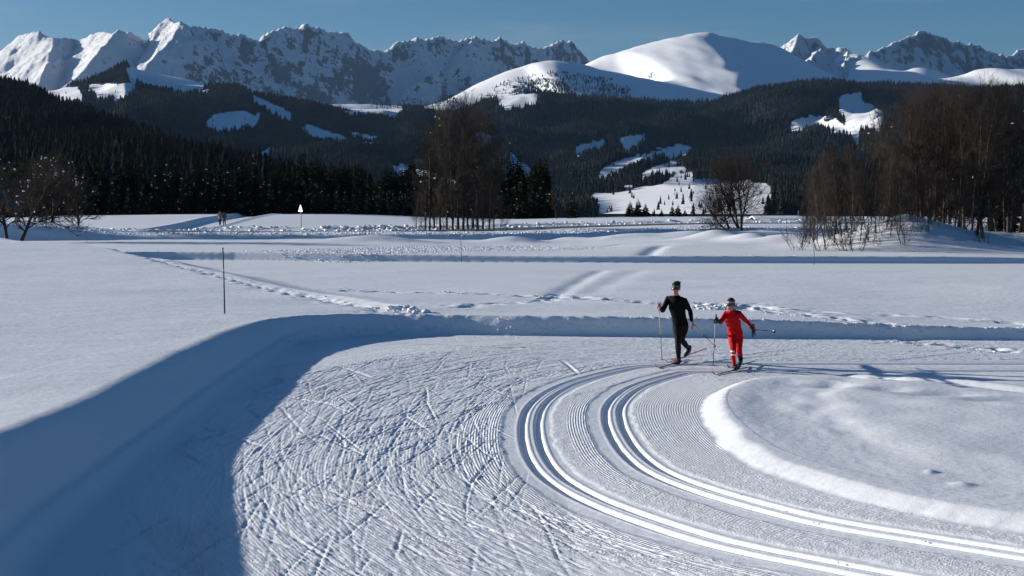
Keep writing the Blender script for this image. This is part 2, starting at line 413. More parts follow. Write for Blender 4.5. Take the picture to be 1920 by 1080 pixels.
# tracks peter out just behind the skiers' line on the far side
prs -= .010 * panel
sk = sstep(-.30, -.75, DD) * flat           # skating lane
streak = fbm(S_ * .9, DD * 15, 101, 3) * .0045 * sk
rough = (1 - panel) * flat * (.0045 * fbm(RX * 9, RY * 9, 103, 3) + .0035 * fbm(RX * 24, RY * 24, 107, 2))
churn = flat * sstep(.35, .8, fbm(S_ * .5, DD * 2.0, 111, 3) + .35 * np.exp(-((DD - .72) / .2) ** 2)) * (1 - panel)
rough += churn * .016 * np.maximum(fbm(RX * 14, RY * 14, 113, 2), 0)
detail = (prs * flat + streak + rough)
# skate and pole marks pressed into the lane
MR = random.Random(3)
fx, fy = RX.ravel(), RY.ravel(); acc = np.zeros(fx.shape)
nS, nD = RX.shape
def mark(s0, d0, ang, ln, curv, w, dep, rim):
    i = int(np.clip(s0 / .035, 0, nS - 1)); cx_ = cx[i] + nx[i] * d0; cy_ = cy[i] + ny[i] * d0
    th = math.atan2(ty[i], tx[i]) + ang
    lo_ = max(0, i - int(ln / .035 * 1.0) - 12); hi_ = min(nS, i + int(ln / .035 * 1.0) + 12)
    jl = np.searchsorted(dd, d0 - ln * .62 - .2); jh = np.searchsorted(dd, d0 + ln * .62 + .2)
    if hi_ <= lo_ or jh <= jl: return
    X = RX[lo_:hi_, jl:jh] - cx_; Y = RY[lo_:hi_, jl:jh] - cy_
    a = X * math.cos(th) + Y * math.sin(th); b = -X * math.sin(th) + Y * math.cos(th) - curv * a * a
    e = np.clip((ln / 2 - np.abs(a)) / (.18 * ln), 0, 1); u = b / w
    v = -dep * np.exp(-(u ** 4)) + rim * dep * np.exp(-((u - 1.5) / .5) ** 2)
    ACC[lo_:hi_, jl:jh] += np.where(np.abs(u) < 3.5, v * e, 0)
ACC = np.zeros(RX.shape)
for k in range(2100):
    s0 = MR.uniform(0, cs[-1]); d0 = -.45 - 5.2 * MR.random()
    mark(s0, d0, MR.gauss(0, R(8)), MR.uniform(1.2, 5.5), MR.gauss(0, .012), MR.uniform(.010, .018), MR.uniform(.0025, .006), MR.uniform(.3, .9))
for k in range(420):
    s0 = MR.uniform(2, cs[-1]); d0 = -.5 - 4.9 * MR.random()
    mark(s0, d0, MR.choice((-1, 1)) * R(MR.uniform(12, 34)), MR.uniform(1.2, 3.2), MR.gauss(0, .02), MR.uniform(.013, .022), MR.uniform(.005, .0105), MR.uniform(.4, 1.0))
for k in range(16):
    s0 = MR.uniform(8, cs[-1] - 6); d0 = -.9 - 4 * MR.random()
    mark(s0, d0, MR.choice((-1, 1)) * R(MR.uniform(32, 62)), MR.uniform(1.6, 3.4), MR.gauss(0, .02), .036, .018, .6)
for k in range(12):      # ski edges that cut the smooth panel of the outer track
    s0 = MR.uniform(14, cs[-1] - 9); mark(s0, -.42, R(MR.uniform(-60, -30)), MR.uniform(.5, 1.0), 0, .018, .012, .8)
detail += ACC * flat * fade
RZ += detail * fade
edge_ = 1 - fade
RZ -= .0055 * sstep(.90, 1.0, edge_)
RZ[:2] -= .02; RZ[-2:] -= .02
cord = np.zeros(RX.shape)
cord += sstep(.62, .74, DD) * sstep(1.02, .95, DD) * .9
cord += sstep(1.72, 1.84, DD) * sstep(.0, -.06, tI)
cord += sstep(-.30, -.42, DD) * sstep(-1.15, -.75, DD) * .95
cord += sstep(-1.0, -1.4, DD) * (.25 + .75 * sstep(.05, .35, fbm(S_ * .28, DD * .55, 121, 2)))
cord *= flat * (1 - panel) * (1 - .6 * sstep(.2, .6, fbm(S_ * .6, DD * 2, 122, 2)) * (DD > 0))
cord *= 1 - np.clip(-ACC / .006, 0, 1)
crumb = flat * (1 - panel) * np.clip(.25 + .9 * sstep(.0, .5, fbm(S_ * .5, DD * 2.2, 131, 3)) + .6 * np.exp(-((DD - .60) / .10) ** 2) + .6 * np.exp(-((DD - 1.82) / .12) ** 2), 0, 1)
me = np_mesh('groomed_piste', np.stack([RX, RY, RZ], -1).reshape(-1, 3), grid_faces(*RX.shape)[:, ::-1], M_PISTE)
attr(me, 'track_d', DD); attr(me, 'corduroy', cord); attr(me, 'crumb', crumb)
tag(link('groomed_piste', me), kind='structure')
def gz(x, y): return float(ground_z(np.array([float(x)]), np.array([float(y)]))[0])

# the dark road surface shows as a thin strip behind the ploughed bank
def offset_strip(P, a, b, dz, x0, x1, name, m, kind='structure'):
    Q = smooth_curve(P, 6) if len(P) < 30 else P
    V = []; n = 0
    t_ = np.gradient(Q, axis=0); t_ /= np.linalg.norm(t_, axis=1)[:, None]
    for p, t in zip(Q, t_):
        if x0 <= p[0] <= x1:
            for o in np.linspace(a, b, 5):
                x = p[0] - t[1] * o; y = p[1] + t[0] * o
                V.append((x, y, gz(x, y) + dz)); 
            n += 1
    return tag(link(name, np_mesh(name, V, grid_faces(n, 5)[:, ::-1], m)), kind=kind)
M_ROAD = mat('wet_asphalt', (.05, .05, .052), .55)
t = NT(M_ROAD); t.link(t.mix(t.rng(t.noise(.8, 4, t.coord()), .45, .6), (.04, .04, .043), (.22, .22, .23)), t.b.inputs['Base Color'])
offset_strip(B3[:, :2], 15.5, 22.5, .05, -60, 90, 'road', M_ROAD)
# ------------------------------------------------------------------ far terrain
def pr(P, x): P = np.asarray(P, float); return np.interp(x, P[:, 0], P[:, 1])
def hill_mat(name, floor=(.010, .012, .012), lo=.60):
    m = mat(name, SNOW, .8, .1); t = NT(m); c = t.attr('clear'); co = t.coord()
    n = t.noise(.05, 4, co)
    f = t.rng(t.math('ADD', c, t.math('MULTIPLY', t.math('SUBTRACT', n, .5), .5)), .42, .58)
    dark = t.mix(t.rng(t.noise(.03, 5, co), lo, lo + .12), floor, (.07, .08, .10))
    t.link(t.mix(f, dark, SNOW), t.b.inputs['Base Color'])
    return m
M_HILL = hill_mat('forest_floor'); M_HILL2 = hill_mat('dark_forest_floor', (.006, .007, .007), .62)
def in_poly(P, x, y):
    P = np.asarray(P, float); c = np.zeros(x.shape, bool); j = len(P) - 1
    for i in range(len(P)):
        xi, yi = P[i]; xj, yj = P[j]
        with np.errstate(divide='ignore', invalid='ignore'):
            k = ((yi > y) != (yj > y)) & (x < (xj - xi) * (y - yi) / (yj - yi + 1e-12) + xi)
        c ^= k; j = i
    return c
class Hill:
    def __init__(s, name, ridge, Dr, D0, py0, x0, x1, ncol, nrow, amp, freq, seed, clearings=(), gamma=1.0, m=None):
        s.name = name; s.clearings = clearings
        px = np.linspace(x0, x1, ncol); t = np.r_[np.linspace(0, 1, nrow), np.linspace(1, 1.35, nrow // 6)[1:]]
        T, PX = np.meshgrid(t, px, indexing='ij')
        dr = pr(Dr, px)[None]; d0 = pr(D0, px)[None]
        D = d0 + (dr - d0) * T
        top = pr(ridge, PX); bot = pr(py0, PX) if not np.isscalar(py0) else np.full(PX.shape, py0)
        tt = np.clip(T, 0, 1) ** gamma
        py = bot + (top - bot) * tt
        Z = HC + (YH - py) / FPX * D
        Z -= np.clip(T - 1, 0, 1) * (dr - d0) * .55
        X = (PX - 960) / FPX * D
        f = sstep(.12, .6, T) * (1 - .85 * sstep(.75, 1, T))
        Z += f * amp * (ridged(X * freq, D * freq, seed, 3) - .3) + f * amp * .25 * fbm(X * freq * 6, D * freq * 6, seed + 9, 2)
        s.X, s.Y, s.Z, s.PX = X, D, Z, PX
        s.nr, s.nc = X.shape
        PY = YH - (Z - HC) / D * FPX
        c = np.zeros(X.shape)
        for P in clearings:
            for dy in (0, 5, 10): c = np.maximum(c, in_poly(P, PX, PY - dy))
        for _ in range(1):
            c[1:-1, 1:-1] = (c[1:-1, 1:-1] * 2 + c[:-2, 1:-1] + c[2:, 1:-1] + c[1:-1, :-2] + c[1:-1, 2:]) / 6
        s.c = c; s.PY = PY
        me = np_mesh(name, np.stack([X, D, Z], -1).reshape(-1, 3), grid_faces(s.nr, s.nc), m or M_HILL)
        attr(me, 'clear', c); s.o = tag(link(name, me), kind='structure')
    def scatter(s, spacing, seed, keep=None, edge=.0, bare=.0):
        """random points on the sheet, none in the clearings"""
        r = np.random.default_rng(seed)
        X, Y = s.X, s.Y
        ax = X[1:, :-1] - X[:-1, :-1]; ay = Y[1:, :-1] - Y[:-1, :-1]; bx = X[:-1, 1:] - X[:-1, :-1]; by = Y[:-1, 1:] - Y[:-1, :-1]
        area = np.abs(ax * by - ay * bx).ravel()
        n = int(area.sum() / spacing ** 2); q = r.choice(area.size, n, p=area / area.sum())
        i, j = np.divmod(q, s.nc - 1); u, v = r.random(n), r.random(n)
        def bl(A): return (A[i, j] * (1 - u) * (1 - v) + A[i + 1, j] * u * (1 - v) + A[i, j + 1] * (1 - u) * v + A[i + 1, j + 1] * u * v)
        x, y, z, c = bl(s.X), bl(s.Y), bl(s.Z), bl(s.c)
        m = c < .35
        m &= fbm(x / 140, y / 220, seed + 50, 3) + r.uniform(-.5, .5, n) < .42
        if keep is not None: m &= keep(x, y, z, r)
        return np.stack([x, y, z], -1)[m]

# --- snow mountains: the highest of many sloping crests
class Crest:
    def __init__(s, pts, k, ks=None): s.P = [at(*p) for p in pts]; s.k = k
main0 = [(-120,120,10900),(0,104,10352),(25,88,10238),(40,72,10169),(60,64,10078),(82,61,9977),(95,72,9918),(110,73,9850),(145,75,10310),(175,70,10046),(205,62,9708),(228,56,9450),(240,66,9618),(253,62,9800),(262,68,9927),(285,73,10250),(305,50,9983),(325,37,9716),(345,43,9450)]
main1 = [(345,43,9450),(352,50,9467),(374,51,9520),(395,56,9571),(418,56,9627),(436,64,9671),(465,70,9742),(488,70,9798),(498,60,9822),(515,52,9863),(538,47,9919),(570,49,9997),(602,46,10075),(625,56,10131),(640,62,10168),(655,66,10204),(668,80,10236),(695,95,10301),(712,95,10343),(733,86,10394),(760,76,10460),(785,69,10521),(805,72,10569),(830,71,10630),(845,76,10667),(858,79,10698),(875,70,10740),(893,64,10783),(910,66,10825),(925,73,10861),(940,71,10898),(955,74,10934),(975,80,10983),(1000,84,11044),(1020,88,11093),(1035,86,11129),(1048,78,11161),(1056,74,11180),(1062,80,11195),(1072,76,11219),(1082,88,11244),(1092,96,11268),(1106,112,11300),(1160,150,11300)]
crests = [
 (main1, 1.25, 0), (main0, .78, 0), 
 ([(110,73,9850),(95,118,9200),(72,165,8700)], .62, 0),
 ([(228,56,9450),(205,85,9200),(165,125,8900),(118,170,8700)], .62, 0),

 ([(285,73,10250),(262,110,9500),(250,150,8900)], .8, 0),
 ([(893,64,10950),(885,80,10600)], .8, 0), ([(785,69,10700),(780,84,10450)], .9, 0), ([(345,45,9450),(325,78,9200),(300,104,9000),(278,124,8800)], .62, 0),
 
 
 
 

 # peaks right of the dome
 ([(1440,95,9800),(1458,88,9800),(1478,78,9800),(1492,69,9800),(1502,74,9800),(1515,73,9800),(1530,72,9750),(1540,82,9700),(1552,90,9600),(1568,88,9600),(1580,92,9600),(1588,102,9600),(1594,118,9500),(1602,150,9300)], 1.25, 0),
 ([(1492,70,9800),(1480,95,9500),(1470,110,9300)], .8, 0), ([(1540,82,9700),(1520,105,9300),(1500,130,8900)], .8, 0), ([(1585,98,9600),(1578,125,9100),(1575,160,8700)], 1.0, 0),
 ([(1588,104,9300),(1610,106,9373),(1634,98,9452),(1650,86,9505),(1668,78,9564),(1685,71,9620),(1700,66,9670),(1720,62,9736),(1745,66,9818),(1760,70,9868),(1775,76,9917),(1800,78,10000),(1825,86,10082),(1842,95,10138),(1860,98,10198),(1880,105,10264),(1895,96,10313),(1905,90,10346),(1925,82,10412),(1990,90,10627)], 1.15, 0),
 
 ([(1595,100,9500),(1620,118,9200),(1640,126,9000),(1690,132,8800),(1710,124,8800),(1722,144,8500)], .42, 1),
 # snow domes (gentle)
 ([(1095,124,8500),(1120,108,8550),(1145,96,8600),(1180,85,8600),(1215,77,8600),(1250,70,8600),(1290,66,8600),(1322,67,8600)], .36, 1),
 ([(1322,67,8600),(1345,73,8706),(1362,72,8784),(1380,77,8867),(1418,76,9042),(1428,80,9088),(1440,90,9143),(1465,104,9258),(1500,128,9419),(1535,150,9580),(1580,170,9787)], .55, 1),
 ([(1322,67,8600),(1350,92,8350),(1378,128,8000)], .38, 1),
 ([(850,190,7000),(900,162,7100),(940,142,7150),(975,130,7200),(1010,121,7200),(1035,117,7200),(1075,121,7250),(1120,130,7350),(1170,140,7450),(1230,151,7580),(1290,160,7700),(1370,176,7850),(1450,192,8000)], .36, 1),
 ([(1780,150,8200),(1800,132,8300),(1822,122,8300),(1850,122,8300),(1880,126,8300),(1920,128,8300),(2000,140,8300)], .34, 1),
 # low shoulder on the left and middle
 ([(60,178,7400),(150,165,7500),(240,128,7600),(300,140,7600),(380,160,7500),(470,180,7400),(600,192,7400),(700,196,7400),(780,198,7400),(860,202,7300)], .35, 1),
]
px = np.linspace(-140, 2060, 980); tv = np.linspace(0, 1, 250)
Dv = 5600 + (12000 - 5600) * tv
Dm, PXm = np.meshgrid(Dv, px, indexing='ij'); MX = (PXm - 960) / FPX * Dm; MY = Dm
Zr = np.full(MX.shape, -80.0); Es = np.zeros(MX.shape); TAU = 22.0; soft = np.zeros(MX.shape); Z2 = np.full(MX.shape, -1e9)
wx = MX + 90 * fbm(MX / 500, MY / 500, 201, 3); wy = MY + 90 * fbm(MX / 500 + 9, MY / 500, 205, 3)
for ci, (pts, k, sf) in enumerate(crests):
    P = [at(*p) for p in pts]; A = np.array([[p.x, p.y] for p in P]); H = np.array([p.z for p in P])
    warp = .0
    ux, uy = MX, MY
    far_ = np.full(MX.shape, 0.0)
    d, s, h = sdist(A, ux, uy, H); d = np.abs(d)
    if sf: zc = h - k * (np.sqrt(d * d + 90 ** 2) - 90)
    else:
        kk = k * (1 + .35 * fbm(MX / 350, MY / 350, 210, 3))
        zc = h - kk * d + .0 * d
    zc = zc - (np.maximum(d - 900, 0) * .3 if not sf else 0)
    if sf and pts[0][:2] == (1095, 124): zc = zc - .9 * np.maximum(0, MX - 1200 + 60 * fbm(MY / 200, MY * 0, 77, 2))
    if sf: Es += np.exp(np.clip(zc, -400, 1500) / TAU)
    else: Zr = np.maximum(Zr, zc)
Zs = TAU * np.log(Es + 1e-9)
for _ in range(14): Zs[1:-1] = (Zs[:-2] + Zs[2:] + 2 * Zs[1:-1]) / 4; Zs[:, 1:-1] = (Zs[:, :-2] + Zs[:, 2:] + 2 * Zs[:, 1:-1]) / 4
Zs += 22 * fbm(MX / 700, MY / 700, 233, 2) + 9 * fbm(MX / 170 + MY / 400, MY / 300, 236, 3); soft = (Zs > Zr).astype(float); Zr = np.maximum(Zr, Zs)
rg = ridged(MX / 190, MY / 330, 221, 4); fine = fbm(MX / 60, MY / 90, 225, 3)
alp = 1 - soft
for _ in range(3): alp[1:-1, 1:-1] = (alp[:-2, 1:-1] + alp[2:, 1:-1] + alp[1:-1, :-2] + alp[1:-1, 2:] + alp[1:-1, 1:-1] * 2) / 6
Zr = Zr + alp * ((rg - .45) * (30 + 16 * sstep(250, 420, PXm)) + fine * 12) * sstep(120, 320, Zr) * .85 + (1 - alp) * (5 * fbm(MX / 300, MY / 300, 231, 3))
me = np_mesh('snow_mountains', np.stack([MX, MY, Zr], -1).reshape(-1, 3), grid_faces(*MX.shape))
attr(me, 'rocky', alp * (.72 + .28 * sstep(250, 420, PXm) + .25 * sstep(1430, 1480, PXm)))
M_ALP = mat('alpine_snow_and_rock', SNOW, .8, .1); t = NT(M_ALP)
geo = t.new('ShaderNodeNewGeometry'); sx = t.new('ShaderNodeSeparateXYZ'); t.link(geo.outputs['Normal'], sx.inputs[0])
mpg = t.new('ShaderNodeMapping'); mpg.inputs['Scale'].default_value = (1 / 38, 1 / 38, 1 / 85); t.link(geo.outputs['Position'], mpg.inputs[0])
nz = t.noise(1.0, 8, mpg.outputs[0], .74)
steep = t.math('SUBTRACT', 1.0, sx.outputs[2])
val = t.math('ADD', steep, t.math('MULTIPLY', t.math('SUBTRACT', nz, .5), 1.15))
val = t.math('MULTIPLY', val, t.rng(t.attr('rocky'), .2, 1.2, .72, 1.14))
f = t.math('MULTIPLY', t.rng(val, .385, .42), .85)
rc = t.mix(t.noise(3.0, 5, mpg.outputs[0]), (.035, .038, .045), (.11, .112, .12))
t.link(t.mix(f, SNOW, rc), t.b.inputs['Base Color'])
bm_ = t.bump(t.math('MULTIPLY', nz, t.attr('rocky')), 30, 1); t.link(bm_, t.b.inputs['Normal'])
me.materials.append(M_ALP)
tag(link('snow_mountains', me), kind='structure')

# --- wooded hills
cA = [[(388,232),(400,218),(430,210),(465,211),(492,216),(478,228),(455,234),(410,240)],
      [(470,176),(500,190),(535,205),(552,216),(545,218),(520,208),(490,195)],
      [(566,236),(585,234),(610,243),(640,254),(660,262),(640,264),(600,252)],
      [(652,243),(680,249),(712,260),(690,260)],[(722,306),(760,312),(810,324),(870,340),(850,345),(800,336),(750,318)],
      [(80,168),(150,165),(160,182),(110,192),(85,185)],[(460,292),(490,288),(512,276),(505,290),(480,300),(462,302)],
      [(240,128),(300,140),(370,158),(400,166),(330,165),(280,152),(250,145)],[(170,160),(260,158),(240,176),(190,180)],
      [(610,190),(700,190),(760,196),(740,212),(680,210),(640,200)]]
hA = Hill('wooded_hill', [(-200,180),(60,172),(110,170),(160,158),(200,146),(240,123),(262,140),(300,150),(330,160),(400,164),(450,165),(480,178),(520,186),(560,192),(600,198),(640,202),(700,203),(760,206),(800,212),(860,222),(920,260),(980,300),(1040,330),(1120,350)],
          [(-200,5600),(1120,5200)], [(-200,1900),(600,2000),(1120,1900)], 402, -200, 1120, 330, 120, 100, 1 / 700., 301, cA, .9)
cB = [[(1122,330),(1128,318),(1150,305),(1180,296),(1215,287),(1250,278),(1275,273),(1301,274),(1285,281),(1255,288),(1225,292),(1190,305),(1150,322)],
      [(1200,330),(1212,318),(1240,309),(1270,302),(1285,303),(1262,312),(1235,321),(1210,333)],
      [(1240,345),(1265,330),(1300,320),(1298,328),(1270,338),(1250,350)],
      [(1105,372),(1115,362),(1160,362),(1200,350),(1250,346),(1300,336),(1350,336),(1400,340),(1440,345),(1450,370),(1430,400),(1300,410),(1150,410),(1120,395)],
      [(1076,288),(1085,272),(1110,266),(1140,262),(1130,270),(1100,278),(1088,290)],[(1160,262),(1180,254),(1212,252),(1195,262),(1168,268)],
      [(1568,182),(1590,178),(1612,172),(1608,190),(1632,200),(1655,215),(1645,238),(1615,235),(1590,225),(1570,205)],
      [(1478,232),(1500,222),(1530,218),(1560,224),(1585,238),(1610,245),(1605,268),(1595,250),(1560,240),(1520,230),(1490,235)],
      [(890,250),(905,248),(925,262),(915,272),(900,262)],[(955,280),(970,300),(992,312),(996,335),(970,335),(960,310)],
      [(930,185),(960,178),(1010,178),(1000,190),(950,195)],[(1640,340),(1760,340),(1760,352),(1650,352)]]
hB = Hill('wooded_slope', [(820,215),(860,205),(900,190),(930,182),(960,176),(1000,170),(1040,176),(1100,186),(1150,192),(1220,194),(1290,196),(1330,192),(1380,180),(1420,170),(1470,160),(1530,152),(1560,150),(1590,156),(1620,158),(1660,156),(1700,160),(1760,162),(1850,170),(2000,168),(2120,170)],
          [(820,5600),(1300,5300),(2120,4600)], [(820,2600),(1000,2200),(1300,1500),(2120,1400)], [(820,330),(940,360),(1000,400),(2120,404)], 820, 2120, 340, 130, 95, 1 / 620., 331, cB, .95)
hC = Hill('dark_wooded_ridge', [(-200,150),(0,158),(60,172),(95,190),(150,208),(200,230),(250,250),(290,262),(330,285),(400,300),(470,312),(520,335),(560,352),(620,372),(700,385)],
          [(-200,2300),(0,2100),(300,1500),(600,1000),(700,900)], [(-200,500),(700,500)], 415, -200, 700, 160, 90, 18, 1 / 200., 361, (), .9, M_HILL2)

# --- conifers for the far woods (instances on points)
def conifer_far(seed, n=7):
    r = random.Random(seed); V = []; F = []
    for k in range(n):
        z0 = .06 + .86 * k / n; z1 = min(1.0, z0 + .26 + (.0 if k < n - 1 else .2)); rad = .20 * (1 - z0) + .025
        b = len(V); m = 7
        for i in range(m):
            a = 2 * math.pi * i / m + r.random(); q = rad * r.uniform(.7, 1.2)
            V.append((q * math.cos(a), q * math.sin(a), z0 + r.uniform(-.03, .03)))
        V.append((0, 0, z1))
        for i in range(m): F.append((b + i, b + (i + 1) % m, b + m))
    return V, F
def needle_mat(name, c1, c2, snow=0.0):
    m = mat(name, c1, .95, .02); t = NT(m); co = t.coord()
    oi = t.new('ShaderNodeObjectInfo')
    c = t.mix(oi.outputs['Random'], c1, c2)
    mp_ = t.new('ShaderNodeMapping'); mp_.inputs['Scale'].default_value = (1 / 160, 1 / 260, 0); t.link(oi.outputs['Location'], mp_.inputs[0])
    c = t.mix(t.rng(t.noise(1.0, 4, mp_.outputs[0]), .48, .66), c, tuple(q * (2.4 if 'far' in name else 1.2) for q in c2))
    if snow:
        geo = t.new('ShaderNodeNewGeometry'); sz = t.new('ShaderNodeSeparateXYZ'); t.link(geo.outputs['Normal'], sz.inputs[0])
        f = t.math('MULTIPLY', t.rng(sz.outputs[2], .1, .7), t.rng(t.noise(7, 3, co), .5, .62)); f = t.math('MULTIPLY', f, snow)
        c = t.mix(f, c, (.6, .63, .68))
    t.link(c, t.b.inputs['Base Color']); return m
M_FARN = needle_mat('far_conifer_needles', (.003, .006, .006), (.010, .012, .010), .04)
M_FARN2 = needle_mat('near_ridge_conifer_needles', (.0025, .004, .0035), (.006, .007, .006), .0)
far_srcs = []; ridge_srcs = []
for k in range(3):
    V, F = conifer_far(k); far_srcs.append(bpy.data.objects.new('conifer_form', np_mesh('conifer_form', V, F, M_FARN, False))); ridge_srcs.append(bpy.data.objects.new('conifer_form', np_mesh('conifer_form', V, F, M_FARN2, False)))
def instancer(name, pts, scl, srcs, label_kind=None, zrange=(0, 6.28)):
    me = bpy.data.meshes.new(name); me.vertices.add(len(pts)); me.vertices.foreach_set('co', np.asarray(pts, np.float32).ravel())
    a = me.attributes.new('tree_scale', 'FLOAT_VECTOR', 'POINT'); a.data.foreach_set('vector', np.asarray(scl, np.float32).ravel())
    me.update(); o = link(name, me)
    ng = bpy.data.node_groups.new(name, 'GeometryNodeTree')
    ng.interface.new_socket('Geometry', in_out='INPUT', socket_type='NodeSocketGeometry'); ng.interface.new_socket('Geometry', in_out='OUTPUT', socket_type='NodeSocketGeometry')
    N = ng.nodes; L = ng.links; gi = N.new('NodeGroupInput'); go = N.new('NodeGroupOutput')
    iop = N.new('GeometryNodeInstanceOnPoints'); jn = N.new('GeometryNodeGeometryToInstance')
    for s in srcs:
        oi = N.new('GeometryNodeObjectInfo'); oi.inputs['Object'].default_value = s; oi.inputs['As Instance'].default_value = True; L.new(oi.outputs['Geometry'], jn.inputs[0])
    L.new(gi.outputs[0], iop.inputs['Points']); L.new(jn.outputs[0], iop.inputs['Instance']); iop.inputs['Pick Instance'].default_value = True
    na = N.new('GeometryNodeInputNamedAttribute'); na.data_type = 'FLOAT_VECTOR'; na.inputs['Name'].default_value = 'tree_scale'
    L.new(na.outputs['Attribute'], iop.inputs['Scale'])
    rv = N.new('FunctionNodeRandomValue'); rv.data_type = 'FLOAT_VECTOR'; rv.inputs[0].default_value = (0, 0, zrange[0]); rv.inputs[1].default_value = (0, 0, zrange[1])
    L.new(rv.outputs[0], iop.inputs['Rotation']); L.new(iop.outputs[0], go.inputs[0])
    md = o.modifiers.new('trees', 'NODES'); md.node_group = ng
    return tag(o, kind='stuff')
def tscale(n, lo, hi, seed):
    r = np.random.default_rng(seed); h = r.uniform(lo, hi, n) * np.where(r.random(n) < .08, 1.25, 1); w = h * r.uniform(.85, 1.25, n)
    return np.stack([w, w, h], -1)
pA = hA.scatter(8.5, 1); pB = hB.scatter(8.2, 2); pC = hC.scatter(5.5, 3)
for nm, p, lo, hi, sd in (('forest_on_hill', pA, 13, 23, 4), ('forest_on_slope', pB, 12, 22, 5), ('forest_on_dark_ridge', pC, 11, 19, 6)):
    q = p - np.array([0, 0, 1.0]); instancer(nm, q, tscale(len(q), lo, hi, sd), ridge_srcs if p is pC else far_srcs)
    print(nm, len(p))
# scattered trees on the bald snow shoulders above the woods
def on_mtn(px_, py_lo, py_hi, n, seed):
    r = np.random.default_rng(seed); out = []
    PYm = YH - (Zr - HC) / MY * FPX
    vis = PYm < np.minimum.accumulate(PYm, axis=0) + .01        # seen from the field, front to back
    for P, k in px_:
        m = in_poly(P, PXm, PYm) & vis; idx = np.argwhere(m)
        if len(idx):
            q = idx[r.integers(0, len(idx), k)]
            for i, j in q: out.append((MX[i, j] + r.uniform(-6, 6), MY[i, j] + r.uniform(-6, 6), Zr[i, j] - 1))
    return np.array(out)
pm = on_mtn([([(880,190),(960,150),(1040,135),(1150,150),(1140,190),(1000,200)], 500), ([(960,165),(1010,150),(1060,158),(1080,185),(960,190)], 500), ([(1120,160),(1180,165),(1180,200),(1110,200)], 260), ([(700,185),(860,185),(860,210),(700,210)], 300)], 0, 0, 0, 9)
if len(pm): instancer('scattered_timberline_trees', pm, tscale(len(pm), 9, 17, 8), far_srcs)
# pale ring of small trees inside the clearings
for h_, nm, sd in ((hA, 'young_trees_in_hill_clearings', 11), (hB, 'young_trees_in_slope_clearings', 12)):
    r = np.random.default_rng(sd)
    m = (h_.c > .6) & (r.random(h_.c.shape) < .018); P = np.stack([h_.X[m], h_.Y[m], h_.Z[m] - .5], -1)
    if len(P): instancer(nm, P, tscale(len(P), 5, 13, sd), far_srcs)

# --- air
me = bpy.data.meshes.new('haze'); bm = bmesh.new(); bmesh.ops.create_cube(bm, size=1.0); bm.to_mesh(me); bm.free()
hz = link('haze', me); hz.scale = (24000, 22000, 1700); hz.location = (0, 4000, 1700 / 2 - 110); tag(hz, kind='stuff')
m = bpy.data.materials.new('haze'); m.use_nodes = True; m.node_tree.nodes.clear()
ho = m.node_tree.nodes.new('ShaderNodeOutputMaterial'); pv = m.node_tree.nodes.new('ShaderNodeVolumePrincipled')
pv.inputs['Color'].default_value = (.36, .62, 1.0, 1); pv.inputs['Density'].default_value = 1.0e-5; pv.inputs['Anisotropy'].default_value = .0
m.node_tree.links.new(pv.outputs[0], ho.inputs['Volume']); me.materials.append(m)
# ------------------------------------------------------------------ plants
ORD = ['first','second','third','fourth','fifth','sixth','seventh','eighth','ninth','tenth','eleventh','twelfth','thirteenth','fourteenth','fifteenth','sixteenth','seventeenth','eighteenth','nineteenth','twentieth','twenty-first','twenty-second','twenty-third','twenty-fourth','twenty-fifth','twenty-sixth','twenty-seventh','twenty-eighth','twenty-ninth','thirtieth','thirty-first','thirty-second','thirty-third','thirty-fourth','thirty-fifth','thirty-sixth','thirty-seventh','thirty-eighth','thirty-ninth','fortieth']
def bark_mat(name, c1, c2):
    m = mat(name, c1, .85, .15); t = NT(m); co = t.coord()
    mp_ = t.new('ShaderNodeMapping'); mp_.inputs['Scale'].default_value = (9, 9, 2.2); t.link(co, mp_.inputs[0])
    t.link(t.mix(t.rng(t.noise(1.0, 4, mp_.outputs[0]), .42, .62), c1, c2), t.b.inputs['Base Color']); return m
M_BARK = bark_mat('grey_bark', (.030, .025, .021), (.085, .072, .060))
M_BIRCH = bark_mat('pale_bark', (.04, .032, .026), (.13, .105, .085))
M_TWIG = mat('red_brown_twigs', (.036, .029, .025), .9, .1)
M_TWIG2 = mat('dark_twigs', (.032, .026, .022), .9, .1)
M_NEEDLE = needle_mat('spruce_needles', (.010, .014, .009), (.020, .024, .014), 0)
